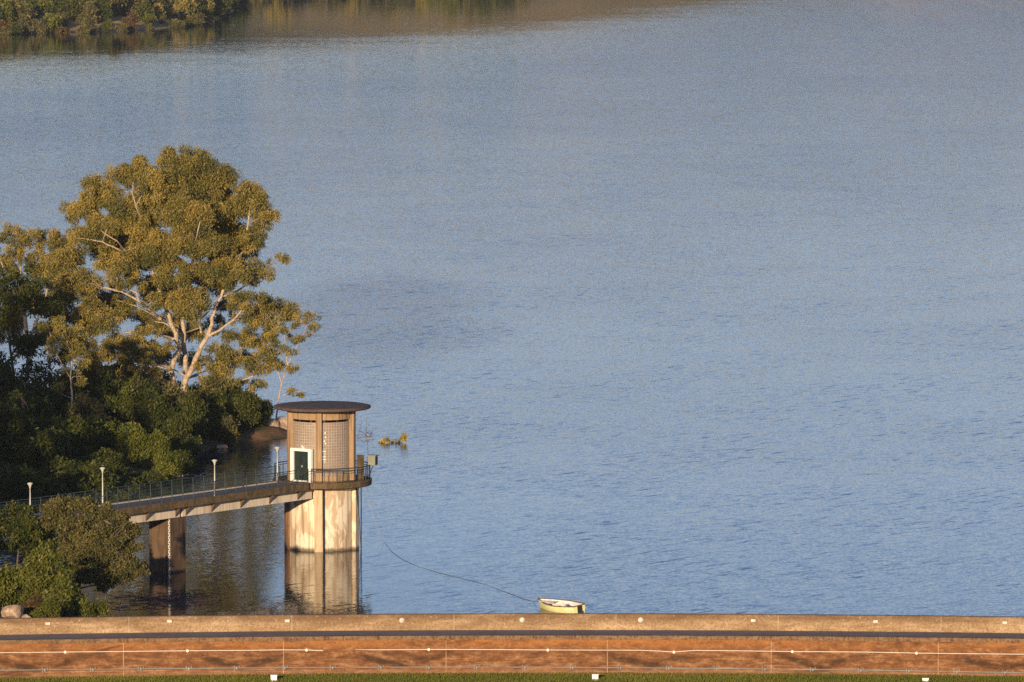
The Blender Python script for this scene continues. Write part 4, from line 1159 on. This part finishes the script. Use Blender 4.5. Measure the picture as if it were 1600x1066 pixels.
def rock(name, p, size, seed, label, cat='rock', group=None):
    rg = np.random.default_rng(seed)
    import bmesh
    bm = bmesh.new(); bmesh.ops.create_icosphere(bm, subdivisions=3, radius=1.0)
    dirs = rg.normal(size=(14, 3)); dirs /= np.linalg.norm(dirs, axis=1)[:, None]; offs = rg.uniform(.62, .95, 14)
    for v in bm.verts:
        d = np.array(v.co); k = 1.0
        for q, o in zip(dirs, offs):
            c = d @ q
            if c > 1e-3: k = min(k, o / c)
        v.co = Vector(d * k * (1 + 0.03 * math.sin(9 * d[0] + 5 * d[2])))
        v.co.x *= size[0]; v.co.y *= size[1]; v.co.z *= size[2]
    me = bpy.data.meshes.new(name); bm.to_mesh(me); bm.free(); me.materials.append(M['rock'])
    o = link(name, me); o.location = p
    tag(o, label, cat, group)
    return o
rock('boulder', atY(19, 957, 377), (0.85, 0.8, 0.62), 3, 'pale brown boulder behind the parapet at the bottom left corner')
rock('boulder', atY(40, 965, 377), (0.35, 0.3, 0.25), 4, 'small pale stone just right of the big near boulder')
for i, (x, y, sx, sz, lab) in enumerate([(419, 668, 1.2, .8, 'pale rounded rock at the left of the rocky point behind the tower'), (427, 677, 1.5, .7, 'long pale rock at the waterline of the rocky point'),
                                  (441, 667, 1.1, .9, 'pale tall rock on the rocky point touching the tower pillar'), (448, 680, 1.3, .6, 'low brown rock at the outer tip of the rocky point'), (408, 680, .8, .5, 'small brownish rock below the low dark bush'),
                                  (434, 681, .9, .45, 'flat rust coloured rock half under the water at the point')]):
    rock('shore_rock', atY(x, y, 525 + i * .6), (sx, 1.1, sz), 20 + i, lab)
rock('shore_rock', at(347, 699, 0.1), (0.5, 0.4, 0.28), 33, 'small pinkish stone at the water under the olive bush')

# dead branches in the water
def twig_thing(name, label, cat, base, pts, mat, leaves=None, r=0.03):
    root = empty(name, base); tag(root, label, cat)
    t = MB()
    for P in pts:
        Q = [Vector(p) - base for p in P]
        t.tube(Q, [r * (1 - 0.7 * i / max(1, len(Q) - 1)) for i in range(len(Q))], 5)
    t.build('stems', mat, root)
    if leaves:
        rng = np.random.default_rng(7)
        link('leaves', leaf_mesh('leaves', [Vector(p) - base for p, _ in leaves], [q for _, q in leaves], 26, 0.24, 0.12, M['yellow'], rng, 0.1), root)
    return root
Yt = at(574, 708).y
T = lambda x, y, d=0: atY(x, y, Yt + d)
rnd = random.Random(5)
st = [[T(575, 708), T(574, 690), T(572, 668), T(573, 650)], [T(574, 692), T(580, 680), T(584, 668)], [T(573, 682), T(567, 676), T(561, 672)], [T(574, 688), T(568, 692), T(565, 700)],
      [T(573, 676), T(579, 680), T(582, 688)], [T(575, 683), T(582, 682)], [T(560, 685), T(566, 683), T(582, 682)], [T(558, 690), T(562, 672), T(566, 658)], [T(571, 672), T(577, 664), T(578, 658)]]
for k in range(16):
    p = rnd.choice(st[:6]); q = rnd.choice(p)
    st.append([q, q + Vector((rnd.uniform(-.5, .5), rnd.uniform(-.4, .4), rnd.uniform(-.1, .55)))])
twig_thing('dead_shrub', 'bare dark drowned shrub standing in the water behind the tower', 'shrub', T(575, 708), st, M['darkbark'], r=0.026)
Yl = at(605, 692).y
T = lambda x, y, d=0: atY(x, y, Yl + d)
twig_thing('floating_branch', 'yellow leaved branch half under water right of the tower', 'branch', T(600, 693),
           [[T(590, 691), T(600, 690), T(612, 692)], [T(612, 693), T(622, 691), T(632, 682), T(634, 677)], [T(600, 690), T(602, 683)], [T(622, 691), T(626, 684)]], M['darkbark'],
           [(T(600, 690), .28), (T(603, 687), .25), (T(597, 691), .22), (T(609, 690), .22), (T(613, 691), .18), (T(624, 690), .30), (T(621, 691), .24), (T(631, 684), .28), (T(632, 680), .26), (T(630, 687), .22), (T(634, 686), .2), (T(606, 686), .15)], 0.025)
Yf = at(300, 744).y
T = lambda x, y, d=0: atY(x, y, Yf + d)
twig_thing('fallen_branch', 'bare reddish branch lying in dark water behind the far railing', 'branch', T(295, 745),
           [[T(268, 746), T(285, 743), T(300, 742), T(320, 744)], [T(290, 743), T(296, 738)], [T(304, 742), T(310, 746)], [T(312, 743), T(318, 739)]], M['bark'], r=0.05)

# floating weed by the dam
def weed_mat():
    n = NT('floating_weed'); p = n.pos()
    f = n.noise(p, 2.4, 5, 0.75)
    return n.surf(n.ramp(f, [(0.35, (0.05, 0.022, 0.018)), (0.6, (0.11, 0.045, 0.035)), (0.75, (0.28, 0.18, 0.14))]), 0.8, None, 0, 0.3)
rng = np.random.default_rng(77)
cc, rr = [], []
rnd = random.Random(9)
for k in range(420):
    x = rnd.gauss(268, 42); y = 938 + rnd.gauss(0, 8) - (x - 268) * 0.04
    if y < 921 or y > 957: continue
    cc.append(at(x, y, 0.01)); rr.append(rnd.uniform(.15, .4))
me = leaf_mesh('floating_weed', cc, rr, 10, 0.22, 0.14, weed_mat(), rng, 0.0, 0.03)
vco = np.zeros(len(me.vertices) * 3, np.float32); me.vertices.foreach_get('co', vco); vco = vco.reshape(-1, 3)
vco[:, 2] = 0.012 + np.clip((vco[:, 2] - 0.01) * 0.12, -0.008, 0.03); me.vertices.foreach_set('co', vco.ravel()); me.update()
o = link('floating_weed', me); tag(o, 'reddish brown weed floating on the dark water by the dam', 'weed', None, 'stuff')

# ------------------------------------------------------------------ far shore vegetation
rnd = random.Random(21)
def far_ground(X, Y): return float(far_h(np.array([[X]]), np.array([[Y]]))[0, 0])
def shore_row(x): return float(np.interp(x, [0, 70, 150, 235, 300, 345, 368, 376], [53, 51, 50, 46, 40, 30, 12, -3]))
cand = []
for k in range(900):
    x = rnd.uniform(-30, 372); back = rnd.random() ** 1.5 * 60
    y = shore_row(x) - 2.3 - back
    p = at(x, y, 0.6)
    if any((p.xy - q[0].xy).length < 4.4 + 0.012 * max(0, q[0].y - 1560) for q in cand): continue
    cand.append((p, x, y, back))
cand.sort(key=lambda c: c[3])
for i, (p, x, y, back) in enumerate(cand[:230]):
    z = far_ground(p.x, p.y)
    if x > 330: kind = 'bush'
    else: kind = rnd.choice(['bush', 'olive', 'lime', 'yellowish', 'olive', 'lime', 'bush'] if back > 4 else ['olive', 'redbush', 'bush', 'olive', 'olive', 'lime'])
    wd = rnd.uniform(5.0, 8.5) if back > 4 else rnd.uniform(2.6, 5.0); hg = wd * rnd.uniform(.7, 1.05)
    o = link('shore_tree' if hg > 4.6 else 'shore_bush', FAR[kind][i % 4])
    o.location = (p.x, p.y, z - 0.3); o.rotation_euler = (0, 0, rnd.uniform(0, 6.28)); o.scale = (wd / 2, wd / 2, hg / 1.55)
    desc = {'bush': 'dark green', 'olive': 'grey olive', 'yellowish': 'golden green', 'lime': 'fresh green', 'redbush': 'rusty brown'}[kind]
    tag(o, '%s %s in the thicket on the far wooded shore' % (desc, 'rounded tree' if hg > 4.6 else 'low bush'), 'tree' if hg > 4.6 else 'bush', '%s plants on the far shore' % desc)
for k in range(34):          # the shore goes on past the point; seen only in the still water
    x = 384 + k * 13 + rnd.uniform(-4, 4)
    p = at(x, float(np.interp(x, [376, 440, 600, 850], [-6, -20, -27, -27])), 0.6)
    kind = rnd.choice(['bush', 'olive', 'yellowish', 'yellowish', 'lime'])
    wd = rnd.uniform(5.5, 10); hg = wd * rnd.uniform(.8, 1.2)
    o = link('shore_tree', FAR[kind][k % 4])
    o.location = (p.x, p.y + rnd.uniform(0, 12), far_ground(p.x, p.y) - 0.3); o.rotation_euler = (0, 0, rnd.uniform(0, 6.28)); o.scale = (wd / 2, wd / 2, hg / 1.55)
    desc = {'bush': 'dark green', 'olive': 'grey olive', 'yellowish': 'golden green', 'lime': 'fresh green'}[kind]
    tag(o, '%s rounded tree in the thicket on the far wooded shore' % desc, 'tree', '%s plants on the far shore' % desc)
o = link('shore_bush', FAR['lime'][1]); p = at(84, 49.5, 0.3)
o.location = (p.x, p.y, -0.1); o.scale = (3.8, 3.4, 3.1); tag(o, 'bright yellow green bush at the water on the far wooded shore', 'bush')

# ------------------------------------------------------------------ air
hz = MB(); hz.box((0, 2300, 71), (7600, 6200, 182))
hm = NT('thin_haze')
pv = hm.n('ShaderNodeVolumePrincipled')
pv.inputs['Color'].default_value = (0.72, 0.82, 0.96, 1)
pv.inputs['Density'].default_value = 0.00003
pv.inputs['Anisotropy'].default_value = 0.0
hm.t.links.new(pv.outputs[0], hm.out.inputs['Volume'])
tag(hz.build('haze', hm.mat), 'thin evening haze over the lake', 'haze', None, 'stuff')

SC.cycles.max_bounces = 6
SC.cycles.use_denoising = False
